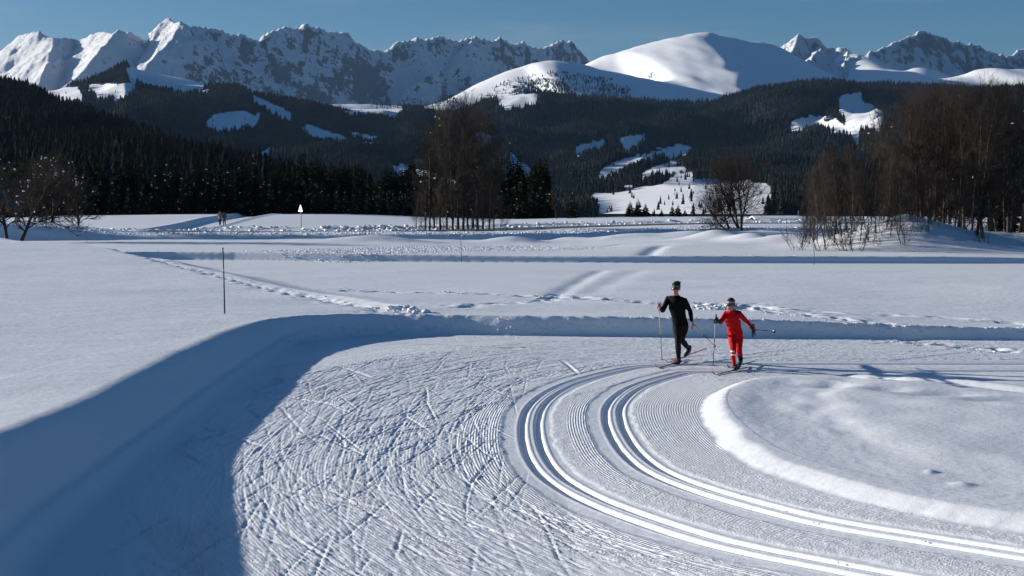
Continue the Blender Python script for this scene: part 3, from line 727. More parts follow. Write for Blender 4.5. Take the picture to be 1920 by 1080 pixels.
class Soup:
    def __init__(s): s.V = []; s.F = []
    def tube(s, P, Rr, n=4):
        b = len(s.V); k = len(P)
        for i in range(k):
            a = P[min(i + 1, k - 1)] - P[max(i - 1, 0)]
            a = a.normalized() if a.length > 1e-9 else Vector((0, 0, 1))
            u = a.cross(Vector((0, 1, 0) if abs(a.y) < .9 else (1, 0, 0))).normalized(); v = a.cross(u)
            for j in range(n):
                q = 2 * math.pi * j / n; s.V.append(P[i] + (u * math.cos(q) + v * math.sin(q)) * Rr[i])
        for i in range(k - 1):
            for j in range(n):
                s.F.append((b + i * n + j, b + i * n + (j + 1) % n, b + (i + 1) * n + (j + 1) % n, b + (i + 1) * n + j))
    def blob(s, p, rx, rz, r):
        b = len(s.V); m = 6
        for lvl, (q, h) in enumerate(((.8, -.45), (1.0, .1), (.6, .75))):
            for j in range(m):
                a = 2 * math.pi * j / m + lvl * .5; w = rx * q * r.uniform(.75, 1.2)
                s.V.append(p + Vector((w * math.cos(a), w * math.sin(a), rz * h)))
        for l in range(2):
            for j in range(m): s.F.append((b + l * m + j, b + l * m + (j + 1) % m, b + (l + 1) * m + (j + 1) % m, b + (l + 1) * m + j))
        s.V.append(p + Vector((0, 0, rz))); t_ = len(s.V) - 1; s.V.append(p - Vector((0, 0, rz * .5))); u_ = t_ + 1
        for j in range(m): s.F.append((b + 2 * m + j, b + 2 * m + (j + 1) % m, t_, t_)); s.F.append((b + (j + 1) % m, b + j, u_, u_))
    def mesh(s, name, m, smooth=False):
        me = bpy.data.meshes.new(name)
        me.from_pydata([tuple(v) for v in s.V], [], [f if f[2] != f[3] else f[:3] for f in s.F]); me.materials.append(m)
        if smooth: me.polygons.foreach_set('use_smooth', [True] * len(me.polygons))
        me.update(); return me
def bend_path(p, d, L, n, r, wob, up):
    out = [p.copy()]; d = d.normalized()
    for i in range(n):
        d = (d + Vector((r.gauss(0, wob), r.gauss(0, wob), r.gauss(0, wob) + up))).normalized(); p = p + d * (L / n); out.append(p.copy())
    return out
def bare_tree(seed, h, style):
    """returns trunk, crown and snow meshes of a leafless tree standing at the origin"""
    r = random.Random(seed); T = Soup(); C = Soup(); S = Soup()
    snowy = style.get('snow', .01)
    def twig(p, d, L, rad, depth):
        n = 3 if depth < 2 else 2
        P = bend_path(p, d, L, n, r, style.get('wob', .16), style.get('up', .05))
        C.tube(P, [rad * (1 - .75 * i / n) for i in range(n + 1)], 3)
        if r.random() < snowy: S.blob(P[n // 2 + 1 if n > 1 else 1] + Vector((0, 0, rad)), .04 + .11 * r.random() ** 2, .05 + .09 * r.random(), r)
        if depth >= style.get('depth', 3): return
        for k in range(style['kids'][depth]):
            f = r.uniform(.25, 1.0); i = min(int(f * n), n - 1); q = P[i].lerp(P[i + 1], f * n - i)
            ax = (P[i + 1] - P[i]).normalized(); side = Vector((r.gauss(0, 1), r.gauss(0, 1), r.gauss(0, .6) + .25)); side = (side - ax * side.dot(ax)).normalized()
            a = r.uniform(.45, .95); twig(q, ax * math.cos(a) + side * math.sin(a), L * r.uniform(.42, .68), rad * .55, depth + 1)
    for st in range(style.get('stems', 1)):
        lean = Vector(style.get('lean', (0, 0))[:2] + (0,)) if st == 0 or 'lean' in style else Vector((0, 0, 0))
        az_ = r.uniform(0, 6.28); sp = style.get('spread', .08)
        d0 = Vector((math.cos(az_) * sp, math.sin(az_) * sp, 1)) + lean
        H = h * r.uniform(.88, 1.0); n = 9
        P = bend_path(Vector((math.cos(az_) * .15 * (st > 0), math.sin(az_) * .15 * (st > 0), -.35)), d0, H + .35, n, r, style.get('twob', .05), .06)
        r0 = style['r0'] * r.uniform(.8, 1.1)
        T.tube(P, [r0 * (1.25 if i == 0 else 1) * (1 - .86 * i / n) + .006 for i in range(n + 1)], 7)
        lo_ = style['start']
        for k in range(style['branches']):
            f = lo_ + (1 - lo_) * (k + r.random()) / style['branches']; i = min(int(f * n), n - 1); q = P[i].lerp(P[i + 1], f * n - i)
            ax = (P[i + 1] - P[i]).normalized(); a2 = r.uniform(0, 6.28)
            side = Vector((math.cos(a2), math.sin(a2), 0)); side = (side - ax * side.dot(ax)).normalized()
            ang = r.uniform(*style['ang'])
            shape = style.get('shape', lambda t: math.sin(math.pi * min(1, (t * .8 + .2))) ** .6)
            L = H * style['blen'] * shape((f - lo_) / (1 - lo_)) * r.uniform(.6, 1.1)
            twig(q, ax * math.cos(ang) + side * math.sin(ang), L, max(r0 * (1 - .86 * f) * .5, .013), 1)
    out = [T.mesh('trunk', style['bark'], True), C.mesh('crown', style['twig'])]
    out.append(S.mesh('snow_clump', M_SNOWLUMP, True) if S.V else None)
    return out
def put_tree(name, meshes, loc, rz, sc, label, cat, group, kinds=('trunk', 'crown', 'snow_clump')):
    e = empty(name, loc, rz, sc); tag(e, label, cat, group)
    for k, m in zip(kinds, meshes):
        if m:
            o = link(k, m, e)
            if k == 'snow_clump': o['kind'] = 'stuff'
    return e
TALL = dict(shape=lambda t: (.28 + 1.2 * t) if t < .5 else .9 * math.sin(math.pi * (.5 + .42 * (t - .5) / .5)) + .1, bark=M_BARK, twig=M_TWIG, r0=.13, start=.10, branches=50, ang=(.45, 1.05), blen=.25, kids=(0, 7, 5), depth=3, snow=.0012, spread=.06, twob=.045)
TALLR = dict(TALL, twig=M_TWIG, r0=.12, start=.12, branches=46, blen=.25, shape=lambda t: (.3 + 1.1 * t) if t < .55 else .9 * math.sin(math.pi * (.5 + .42 * (t - .55) / .45)) + .1, kids=(0, 8, 5), snow=.0002)
SLIM = dict(bark=M_BIRCH, twig=M_TWIG, r0=.045, start=.14, branches=30, ang=(.3, .75), blen=.26, kids=(0, 8, 5), depth=3, snow=.0, spread=.12, twob=.06)
WIDE = dict(bark=M_BARK, twig=M_TWIG, r0=.15, start=.25, branches=26, ang=(.5, 1.1), blen=.52, kids=(0, 7, 5), depth=3, snow=.0, stems=5, spread=.5, twob=.07, wob=.2)
ARCH = dict(bark=M_BARK, twig=M_TWIG2, r0=.12, start=.2, branches=24, ang=(.7, 1.3), blen=.5, kids=(0, 8, 5), depth=3, snow=.0, stems=4, spread=.7, lean=(-1.1, 0.), twob=.09, wob=.25)
LEAN = dict(bark=M_BARK, twig=M_TWIG2, r0=.20, start=.18, branches=34, ang=(.5, 1.2), blen=.44, kids=(0, 8, 6), depth=3, snow=.010, spread=.1, lean=(.75, 0.), twob=.06, wob=.22)
BUSH = dict(bark=M_BIRCH, twig=M_TWIG, r0=.010, start=.15, branches=9, ang=(.3, .9), blen=.40, kids=(0, 5), depth=2, snow=.0, stems=5, spread=.5, twob=.08)
tallM = [bare_tree(s, 14.0, TALL) for s in (11, 12, 13, 14)]
tallR = [bare_tree(s, 12.0, TALLR) for s in (21, 22, 23, 24)]
slimM = [bare_tree(s, 6.6, SLIM) for s in (31, 32, 33, 34)]
bushM = [bare_tree(s, 1.9, BUSH) for s in (41, 42, 43)]
def height_scale(px, py_top, D, z0, h): return (HC + (YH - py_top) / FPX * D - z0) / h
r = random.Random(5)
# central clump
mid = [(797,250,146),(806,215,142),(815,232,150),(826,192,144),(838,178,148),(849,200,141),(859,172,150),(868,176,143),(878,186,147),(887,196,152),(896,205,144),(906,222,149),(916,238,145),(926,262,150)]
for i, (px_, pt, D) in enumerate(mid):
    x = (px_ - 960) / FPX * D; z0 = gz(x, D)
    put_tree('bare_tree', tallM[(i * 7 + 1) % 4], (x, D, z0 - .1), r.uniform(0, 6.28), height_scale(px_, pt, D, z0, 14.0),
             f'tall leafless tree in the middle clump, {ORD[i]} trunk from its left', 'tree', 'tall bare trees in the middle clump')
for i, (px_, pt, D) in enumerate(((782,345,141),(790,350,139),(802,372,137),(818,330,143),(833,340,139),(846,300,142),(872,350,138),(884,320,143),(895,345,139),(908,352,138),(918,300,143),(925,340,141),(938,355,140),(948,380,139))):
    x = (px_ - 960) / FPX * D; z0 = gz(x, D)
    put_tree('sapling', slimM[i % 4], (x, D, z0 - .1), r.uniform(0, 6.28), height_scale(px_, pt, D, z0, 6.6),
             f'short thin sapling at the foot of the middle clump, {ORD[i]} from the left', 'sapling', 'saplings at the foot of the middle clump')
# right clump: tall trees
rt = [(1655,240,99),(1672,205,97),(1693,172,99),(1712,180,101),(1728,158,98),(1740,170,102),(1752,182,96),(1767,165,97),(1779,160,100),(1795,172,95),(1806,158,99),(1820,165,102),(1831,176,91),(1845,162,89.5),(1858,155,97),(1872,168,101),(1884,160,99),(1896,156,103),(1908,170,98),(1920,162,100),(1940,170,99),(1965,160,101),(1683,196,104),(1703,168,106),(1721,176,105),(1746,165,107),(1760,172,105),(1773,178,108),(1788,158,106),(1801,170,104),(1813,175,107),(1838,168,105),(1852,174,107),(1866,160,104),(1890,172,108)]
rt.sort()
for i, (px_, pt, D) in enumerate(rt):
    x = (px_ - 960) / FPX * D; z0 = gz(x, D)
    lab = f'tall dark leafless tree on the right-hand mound, {ORD[i]} from the left' if px_ < 1935 else 'tall dark leafless tree past the right edge, ' + ORD[i - 33] + ' beyond the mound'
    put_tree('bare_tree', tallR[(i * 5 + 2) % 4], (x, D, z0 - .1), r.uniform(0, 6.28), height_scale(px_, pt, D, z0, 12.0), lab, 'tree', 'tall bare trees on the right-hand mound')
st = [(1503,342,88),(1518,322,91),(1532,300,93),(1549,305,87),(1556,282,92),(1563,290,90),(1572,275,94),(1581,285,90),(1588,272,93),(1595,280,88.5),(1604,268,92),(1612,276,89),(1622,262,94),(1632,270,92),(1640,282,90),(1650,262,93),(1661,275,90),(1674,262,94),(1686,285,89),(1700,268,92),(1721,290,90),(1742,300,89),(1508,330,94),(1525,296,96),(1543,288,95),(1568,270,97),(1598,262,96),(1617,258,97),(1645,268,96),(1628,340,88),(1668,330,88.5),(1704,318,91),(1717,300,93),(1733,322,91),(1760,300,90),(1785,310,91),(1812,320,90)]
for i, (px_, pt, D) in enumerate(sorted(st)):
    x = (px_ - 960) / FPX * D; z0 = gz(x, D)
    put_tree('birch_sapling', slimM[(i * 3) % 4], (x, D, z0 - .1), r.uniform(0, 6.28), height_scale(px_, pt, D, z0, 6.6),
             f'slender pale-stemmed young tree on the left flank of the mound, {ORD[i]} from the left', 'young tree', 'slender young trees on the flank of the mound')
for i, (px_, D) in enumerate(((1494,87),(1516,90),(1541,86),(1572,88.5),(1590,85.5),(1607,84.5),(1643,87),(1655,90),(1697,86.5),(1727,89),(1850,88))):
    x = (px_ - 960) / FPX * D; put_tree('bare_shrub', bushM[i % 3], (x, D, gz(x, D) - .05), r.uniform(0, 6.28), r.uniform(.7, 1.25),
             f'low twiggy shrub poking out of the snow at the mound foot, {ORD[i]} from the left', 'shrub', 'twiggy shrubs at the foot of the mound')
# single trees
def single(name, style, seed, h, px_, pt, D, label, rz=0.0):
    x = (px_ - 960) / FPX * D; z0 = gz(x, D)
    put_tree(name, bare_tree(seed, h, style), (x, D, z0 - .1), rz, height_scale(px_, pt, D, z0, h), label, 'tree', None)
single('spreading_tree', WIDE, 51, 8.2, 1390, 292, 150, 'broad many-stemmed leafless tree standing alone before the sunlit hillside')
single('spreading_tree', ARCH, 52, 5.5, 1368, 345, 149, 'low leafless tree arching to the left beside the broad lone tree')
single('leaning_tree', LEAN, 53, 7.5, 34, 292, 104, 'leafless tree with a thick leaning trunk and snow-laden boughs at the left edge')
single('bare_tree', dict(LEAN, lean=(-.1, 0.), snow=.02), 54, 7.0, 14, 296, 107, 'upright dark leafless tree beside the leaning trunk at the left edge')
single('bare_tree', dict(LEAN, lean=(.1, 0.), snow=.01), 55, 7.5, 96, 300, 121, 'dark leafless tree behind the snow-laden leaning tree')
single('bare_tree', dict(LEAN, lean=(.0, 0.), snow=.01), 57, 7.0, 60, 318, 128, 'dark leafless tree between the leaning tree and the house')
single('bare_tree', dict(LEAN, lean=(.1, 0.), snow=.012), 58, 6.5, 150, 335, 132, 'dark leafless tree rising over the left end of the ploughed bank')
single('bare_tree', dict(TALL, snow=.004), 56, 9, 1043, 352, 230, 'small leafless tree between the spruces right of the middle clump')

# spruces
def spruce(seed, h=14.0):
    r = random.Random(seed); T = Soup(); C = Soup(); S = Soup()
    T.tube([Vector((0, 0, -1)), Vector((0, 0, h * .5)), Vector((0, 0, h))], [.22, .12, .02], 7)
    lv = 32
    for k in range(lv):
        f = k / (lv - 1); z = h * (.06 + .93 * f); R0 = h * .19 * (1 - f) ** .85 + .10
        for j in range(8 if f < .8 else 5):
            a = r.uniform(0, 6.28); L = R0 * r.uniform(.6, 1.18); dr = .25 + .25 * (1 - f)
            d = Vector((math.cos(a), math.sin(a), 0)); sd = Vector((-math.sin(a), math.cos(a), 0))
            p0 = Vector((0, 0, z)); p1 = p0 + d * L * .55 + Vector((0, 0, -L * dr * .5)); p2 = p0 + d * L + Vector((0, 0, -L * dr * .75))
            w = L * r.uniform(.20, .34); b = len(C.V)
            C.V += [p0, p1 + sd * w + Vector((0, 0, -w * .5)), p1 - sd * w + Vector((0, 0, -w * .5)), p2, p1 + Vector((0, 0, w * .25)), p2 + sd * w * .55 - d * L * .18 + Vector((0, 0, -w * .5)), p2 - sd * w * .55 - d * L * .18 + Vector((0, 0, -w * .5))]
            C.F += [(b, b + 1, b + 4, b + 4), (b, b + 4, b + 2, b + 2), (b + 4, b + 1, b + 5, b + 5), (b + 4, b + 6, b + 2, b + 2), (b + 4, b + 5, b + 3, b + 3), (b + 4, b + 3, b + 6, b + 6)]
            q = len(C.V); hz_ = Vector((0, 0, -w * 1.5))
            C.V += [p1 + hz_ * .9, p2 + hz_ * .5]; C.F += [(b, b + 4, q, q), (b + 4, b + 3, q + 1, q)]
            if r.random() < .07 and f < .93: S.blob(p1.lerp(p2, r.random()) + Vector((0, 0, .05)), .10 + .22 * r.random() ** 1.5, .07 + .05 * r.random(), r)
    return [T.mesh('trunk', M_BARK, True), C.mesh('crown', M_NEEDLE), S.mesh('snow_clump', M_SNOWLUMP, True)]
spr = [spruce(s) for s in (61, 62, 63, 64)]
rows = [
 ('left of the two walkers', [(8,318,232),(42,335,238),(78,322,245),(112,338,236),(148,322,243),(186,318,250),(214,328,240),(243,342,247),(268,338,238),(292,312,242),(316,288,248),(344,318,238),(362,322,252),(388,298,243)]),
 ('between the two walkers and the triangular sign', [(404,322,250),(428,305,242),(452,302,248),(474,292,240),(492,318,250),(508,332,243),(526,345,250),(543,347,240),(556,352,248)]),
 ('between the triangular sign and the middle clump', [(574,346,244),(588,352,250),(604,342,240),(618,352,247),(634,344,243),(648,349,250),(662,352,240),(676,346,246),(690,354,242),(703,348,250),(714,338,243),(727,352,247),(738,352,241),(752,348,248),(764,343,244),(777,332,249),(790,345,243),(812,350,250)]),
 ('right of the middle clump', [(935,352,244),(952,345,250),(966,342,243),(978,331,240),(996,338,246),(1012,338,242),(1026,352,248),(1074,349,236)]),
 ('in the low row before the sunlit hillside', [(1098,398,250),(1115,400,243),(1138,399,246),(1156,400,250),(1181,372,244),(1196,368,240),(1210,376,245),(1224,391,250),(1240,388,242),(1260,380,246),(1271,378,240),(1284,388,248),(1302,396,250)]),
 ('behind the right-hand mound', [(1868,352,128),(1895,335,132),(1925,342,126)]),
]
for where, lst in rows:
    for i, (px_, pt, D) in enumerate(lst):
        x = (px_ - 960) / FPX * D; z0 = gz(x, D); sc = height_scale(px_, pt, D, z0, 14.0)
        e_ = put_tree('spruce', spr[r.randrange(4)], (x, D, z0 - .3), r.uniform(0, 6.28), sc,
                 f'dark snow-flecked spruce {where}, {ORD[i]} from the left', 'spruce', 'dark spruces ' + where)
        wd_ = sc * (1.9 if 'low row' in where else r.uniform(.95, 1.3)); e_.scale = (wd_, wd_, sc)
# a second, unbroken rank of spruces right behind the row: reads as one dark mass
pts = []
for k in range(260):
    D = r.uniform(256, 330); px_ = r.uniform(-150, 830) if k < 210 else r.uniform(930, 1030)
    x = (px_ - 960) / FPX * D; pts.append((x, D, gz(x, D) - 1))
spr_one = []
for k in range(2):
    T, C, S = spr[k]; so = bpy.data.objects.new('spruce_form', C); spr_one.append(so)
sc_ = np.array([[q, q, q] for q in [r.uniform(.72, .98) for _ in pts]])
instancer('dense_spruce_wood', pts, sc_, spr_one)

# ------------------------------------------------------------------ loose snow
def lump(seed):
    r = random.Random(seed); bm = bmesh.new(); bmesh.ops.create_icosphere(bm, subdivisions=1, radius=1)
    for v in bm.verts: v.co *= r.uniform(.65, 1.15); v.co.z *= .8
    me = bpy.data.meshes.new('snow_lump'); bm.to_mesh(me); bm.free(); me.materials.append(M_SNOWLUMP)
    return bpy.data.objects.new('snow_lump', me)
lumps = [lump(k) for k in range(4)]
def strew(name, P, n, spread, smin, smax, seed, off=0.0, smooth_n=5):
    P = smooth_curve(np.asarray(P, float)[:, :2], smooth_n) if smooth_n else np.asarray(P, float)[:, :2]
    q = np.random.default_rng(seed); L = np.r_[0, np.cumsum(np.hypot(*np.diff(P, axis=0).T))]; s = q.uniform(0, L[-1], n)
    tt = np.gradient(P, axis=0); tt /= np.linalg.norm(tt, axis=1)[:, None]
    o = q.normal(off, spread, n) if np.isscalar(spread) else q.uniform(spread[0], spread[1], n)
    x = np.interp(s, L, P[:, 0]) - np.interp(s, L, tt[:, 1]) * o; y = np.interp(s, L, P[:, 1]) + np.interp(s, L, tt[:, 0]) * o
    sc = smin + (smax - smin) * q.random(n) ** 3; z = ground_z(x, y) + sc * .25
    instancer(name, np.stack([x, y, z], -1), np.stack([sc, sc * q.uniform(.8, 1.2, n), sc * .8], -1), lumps)
strew('snow_crumbs_on_bank_crest', O3[(O3[:, 1] > 33) & (O3[:, 0] < 30)], 2200, .07, .008, .040, 1, off=.16, smooth_n=0)
strew('snow_crumbs_at_bank_foot', O3[(O3[:, 1] > 33)], 120, .35, .01, .035, 2, off=-.4, smooth_n=0)
strew('snow_clods_on_far_bank', B2[(B2[:, 0] > -30) & (B2[:, 0] < 40)], 220, .35, .02, .06, 3, off=1.2, smooth_n=0)
strew('snow_clods_on_road_bank', B3[(B3[:, 0] > -45) & (B3[:, 0] < 60)], 2200, (.9, 3.5), .03, .16, 4, smooth_n=0)
strew('snow_clods_beyond_road', B3[(B3[:, 0] > -45) & (B3[:, 0] < 60)], 1800, (23, 31), .05, .30, 5, smooth_n=0)
strew('snow_clods_on_rough_field', [g(x, y, .4) for x, y in ((560, 478), (760, 471), (1080, 462))], 6500, (-4.0, 5.0), .02, .08, 6)
strew('snow_clods_on_left_path', [g(x, y, .6) for x, y in ((215, 472), (430, 524), (590, 554), (770, 586))], 260, .3, .015, .05, 7)
strew('snow_clods_on_field_trail', [g(x, y, .38) for x, y in ((640, 541), (900, 551), (1240, 573), (1400, 587), (1640, 608), (1900, 632))], 260, .2, .01, .05, 8)
strew('snow_clods_by_skiers', [g(x, y, .4) for x, y in ((1285, 577), (1325, 578), (1365, 582))], 260, .30, .02, .11, 9)
strew('snow_clods_at_bank_corner', [g(x, y, .42) for x, y in ((735, 583), (765, 588), (790, 592))], 90, .2, .02, .13, 10)
strew('snow_crumbs_on_piste', Cc[::4], 2200, (-5.0, 2.6), .004, .013, 11, smooth_n=0)
# ------------------------------------------------------------------ people
def solid_mat(name, c, rough=.7, spec=.3, var=.15, metal=0.0):
    m = mat(name, c, rough, spec, metal); t = NT(m); co = t.coord()
    t.link(t.mix(t.noise(14, 3, co), tuple(x * (1 - var) for x in c), tuple(min(1, x * (1 + var)) for x in c)), t.b.inputs['Base Color'])
    b_ = t.bump(t.noise(60, 2, co), .0015); t.link(t.bump(t.noise(11, 2, co), .03, 1, b_), t.b.inputs['Normal']); return m
M_SKIN = solid_mat('skin', (.42, .20, .135), .5, .4)
M_BLACK = solid_mat('black_ski_suit', (.006, .0065, .007), .9, .08)
M_DKOL = solid_mat('dark_tights', (.010, .011, .009), .85, .12)
M_RED = solid_mat('red_race_suit', (.46, .004, .006), .7, .12)
M_DRED = solid_mat('dark_red_panel', (.12, .004, .008), .7, .12)
M_WHITE = solid_mat('white_panel', (.72, .72, .74), .55, .35)
M_GLOVE = solid_mat('black_glove', (.014, .016, .015), .7, .25)
M_BOOT = solid_mat('black_ski_boot', (.02, .02, .022), .45, .5)
M_GREYK = solid_mat('grey_knit', (.13, .15, .16), .9, .1)
M_DARKK = solid_mat('dark_knit', (.03, .032, .036), .9, .1)
M_BEIGE = solid_mat('beige_knit_band', (.36, .32, .28), .9, .1)
M_LENS = mat('dark_lens', (.012, .010, .012), .12, .6)
M_BRONZ = mat('red_tinted_lens', (.05, .010, .010), .12, .6)
M_YG = solid_mat('yellow_green_shaft', (.42, .50, .06), .4, .4)
M_DKP = solid_mat('black_shaft', (.02, .022, .025), .35, .5)
M_SILV = solid_mat('silver_grey_shaft', (.38, .40, .43), .35, .5)
M_SKIR = solid_mat('red_ski', (.40, .03, .05), .35, .5); M_SKID = solid_mat('dark_grey_ski', (.045, .045, .05), .35, .5)

def ring_tube(V, F, P, Ra, Rb, side, n=16):
    """closed tube through points P; Ra across 'side', Rb across the other direction"""
    b = len(V); k = len(P)
    for i in range(k):
        a = (P[min(i + 1, k - 1)] - P[max(i - 1, 0)]).normalized()
        u = side - a * side.dot(a)
        u = u.normalized() if u.length > 1e-5 else a.orthogonal().normalized(); v = a.cross(u)
        for j in range(n):
            q = 2 * math.pi * j / n; V.append(P[i] + u * math.cos(q) * Ra[i] + v * math.sin(q) * Rb[i])
    for i in range(k - 1):
        for j in range(n): F.append((b + i * n + j, b + i * n + (j + 1) % n, b + (i + 1) * n + (j + 1) % n, b + (i + 1) * n + j))
    F.append(tuple(b + j for j in range(n))[::-1]); F.append(tuple(b + (k - 1) * n + j for j in range(n)))
def limb(V, F, pts, rad, side=Vector((1, 0, 0)), sub=5, n=14, flat=1.0):
    """smoothly tapering limb with rounded ends; pts are joints, rad a radius for each"""
    P = [Vector(p) for p in smooth_curve([tuple(p) for p in pts], sub)]
    t = np.linspace(0, len(pts) - 1, len(P)); Rr = np.interp(t, range(len(pts)), rad)
    d0 = (P[0] - P[1]).normalized(); d1 = (P[-1] - P[-2]).normalized()
    P = [P[0] + d0 * Rr[0] * .8, P[0] + d0 * Rr[0] * .5] + P + [P[-1] + d1 * Rr[-1] * .5, P[-1] + d1 * Rr[-1] * .8]
    Rr = [Rr[0] * .35, Rr[0] * .8] + list(Rr) + [Rr[-1] * .8, Rr[-1] * .35]
    ring_tube(V, F, P, Rr, [q * flat for q in Rr], side, n)
def ball(V, F, c, r, ax=None, n=12):
    """ellipsoid, radii r along the axes ax"""
    ax = ax or (Vector((1, 0, 0)), Vector((0, 1, 0)), Vector((0, 0, 1)))
    b = len(V); V.append(c - ax[2] * r[2])
    m = 8
    for i in range(1, m):
        q = -math.pi / 2 + math.pi * i / m
        for j in range(n):
            a = 2 * math.pi * j / n; V.append(c + ax[0] * math.cos(a) * math.cos(q) * r[0] + ax[1] * math.sin(a) * math.cos(q) * r[1] + ax[2] * math.sin(q) * r[2])
    V.append(c + ax[2] * r[2]); top = len(V) - 1
    for j in range(n):
        F.append((b, b + 1 + (j + 1) % n, b + 1 + j)); F.append((top, top - n + j, top - n + (j + 1) % n))
    for i in range(m - 2):
        for j in range(n):
            q = b + 1 + i * n; F.append((q + j, q + (j + 1) % n, q + n + (j + 1) % n, q + n + j))
def fuse(name, V, F, voxel, mats, pick=None, smooth=4):
    """voxel-fuse overlapping closed shapes into one continuous skin"""
    me = bpy.data.meshes.new(name); me.from_pydata([tuple(v) for v in V], [], F); me.update()
    o = bpy.data.objects.new(name, me); COL.objects.link(o)
    md = o.modifiers.new('r', 'REMESH'); md.mode = 'VOXEL'; md.voxel_size = voxel
    s = o.modifiers.new('s', 'SMOOTH'); s.iterations = smooth; s.factor = .5
    dg = bpy.context.evaluated_depsgraph_get(); ev = o.evaluated_get(dg)
    nm = bpy.data.meshes.new_from_object(ev); o.modifiers.clear(); o.data = nm; bpy.data.meshes.remove(me); nm.name = name
    nm.materials.clear()
    for m in mats: nm.materials.append(m)
    if pick:
        for p in nm.polygons: p.material_index = pick(p.center)
    nm.polygons.foreach_set('use_smooth', [True] * len(nm.polygons)); nm.update()
    return o
def simple(name, V, F, m, parent, smooth=True):
    me = bpy.data.meshes.new(name); me.from_pydata([tuple(v) for v in V], [], F)
    if smooth: me.polygons.foreach_set('use_smooth', [True] * len(me.polygons))
    me.update(); return link(name, me, parent, m)
def head_parts(c, fwd, up, sc=1.0):
    """skull, jaw, nose, ears, lips round the head centre c"""
    V, F = [], []; side = fwd.cross(up).normalized(); up = side.cross(fwd).normalized(); ax = (side, fwd, up)
    ball(V, F, c + up * .025 * sc - fwd * .008 * sc, (.076 * sc, .094 * sc, .098 * sc), ax, 16)
    ball(V, F, c - up * .050 * sc + fwd * .026 * sc, (.058 * sc, .062 * sc, .066 * sc), ax, 14)
    ball(V, F, c - up * .092 * sc + fwd * .062 * sc, (.026 * sc, .022 * sc, .020 * sc), ax)
    limb(V, F, [c + fwd * .086 * sc + up * .022 * sc, c + fwd * .106 * sc - up * .014 * sc], [.010 * sc, .016 * sc], side, 3, 8)
    for q in (-1, 1): ball(V, F, c + side * q * .078 * sc - up * .005 * sc, (.010 * sc, .020 * sc, .030 * sc), ax)
    ball(V, F, c + fwd * .083 * sc - up * .050 * sc, (.024 * sc, .010 * sc, .009 * sc), ax)
    for q in (-1, 1): ball(V, F, c + fwd * .076 * sc + side * q * .034 * sc - up * .018 * sc, (.020 * sc, .014 * sc, .018 * sc), ax)
    return V, F, ax
def hand(V, F, wrist, grip, axis, fwd):
    """a fist closed round a pole of direction axis; fwd points out of the forearm"""
    side = fwd.cross(axis).normalized()
    ball(V, F, wrist.lerp(grip, .55), (.040, .048, .020), (axis, fwd, side), 12)
    for k in range(4):
        o = axis * (.033 - .022 * k); L = (.92, 1.0, .96, .8)[k]
        a = grip + o + side * -.018; limb(V, F, [a - fwd * .01, a + fwd * .030 * L + side * .004, a + fwd * .034 * L + side * .030, a + fwd * .012 + side * .040, a - fwd * .004 + side * .030], [.0105, .0105, .010, .009, .008], axis, 3, 8)
    b = wrist.lerp(grip, .35) + axis * .034
    limb(V, F, [b, b + axis * .016 + fwd * .018 + side * .018, grip + axis * .044 + side * .034 + fwd * .020], [.013, .012, .010], side, 3, 8)

def J(px, py, D): return at(px, py, D)
def ski(name, foot, tip_dir, up, L, label, mat_top, back=.46, wd=.024):
    """cambered ski with a turned-up tip and a binding; foot = point under the boot ball"""
    e = empty(name, foot); tag(e, label, 'ski', 'cross-country skis on the skiers\' feet')
    d = tip_dir.normalized(); s = d.cross(up).normalized(); n = s.cross(d).normalized(); V = []; F = []; N = 26
    for i in range(N):
        f = i / (N - 1); a = -L * back + L * f
        w = wd * (1 - .22 * math.exp(-((f - .5) / .2) ** 2)) * (1 if f < .93 else max(.08, (1 - f) / .07)) * (1 if f > .02 else .6)
        z = .012 * math.sin(math.pi * min(1, f / .9)) * .3 + (0 if f < .88 else .10 * ((f - .88) / .12) ** 2)
        th = .012 if .2 < f < .8 else .007
        p = d * a + n * z
        V += [p - s * w, p + s * w, p + s * w * .9 + n * th, p - s * w * .9 + n * th]
    for i in range(N - 1):
        b = i * 4
        for j in range(4): F.append((b + j, b + (j + 1) % 4, b + 4 + (j + 1) % 4, b + 4 + j))
    F += [(3, 2, 1, 0), tuple((N - 1) * 4 + j for j in range(4))]
    simple('ski_blade', V, F, mat_top, e, False)
    V, F = [], []; limb(V, F, [n * .018 - d * .03, n * .018 + d * .10], [.020, .017], s, 2, 8, .5); simple('binding', V, F, M_DKP, e)
    return e
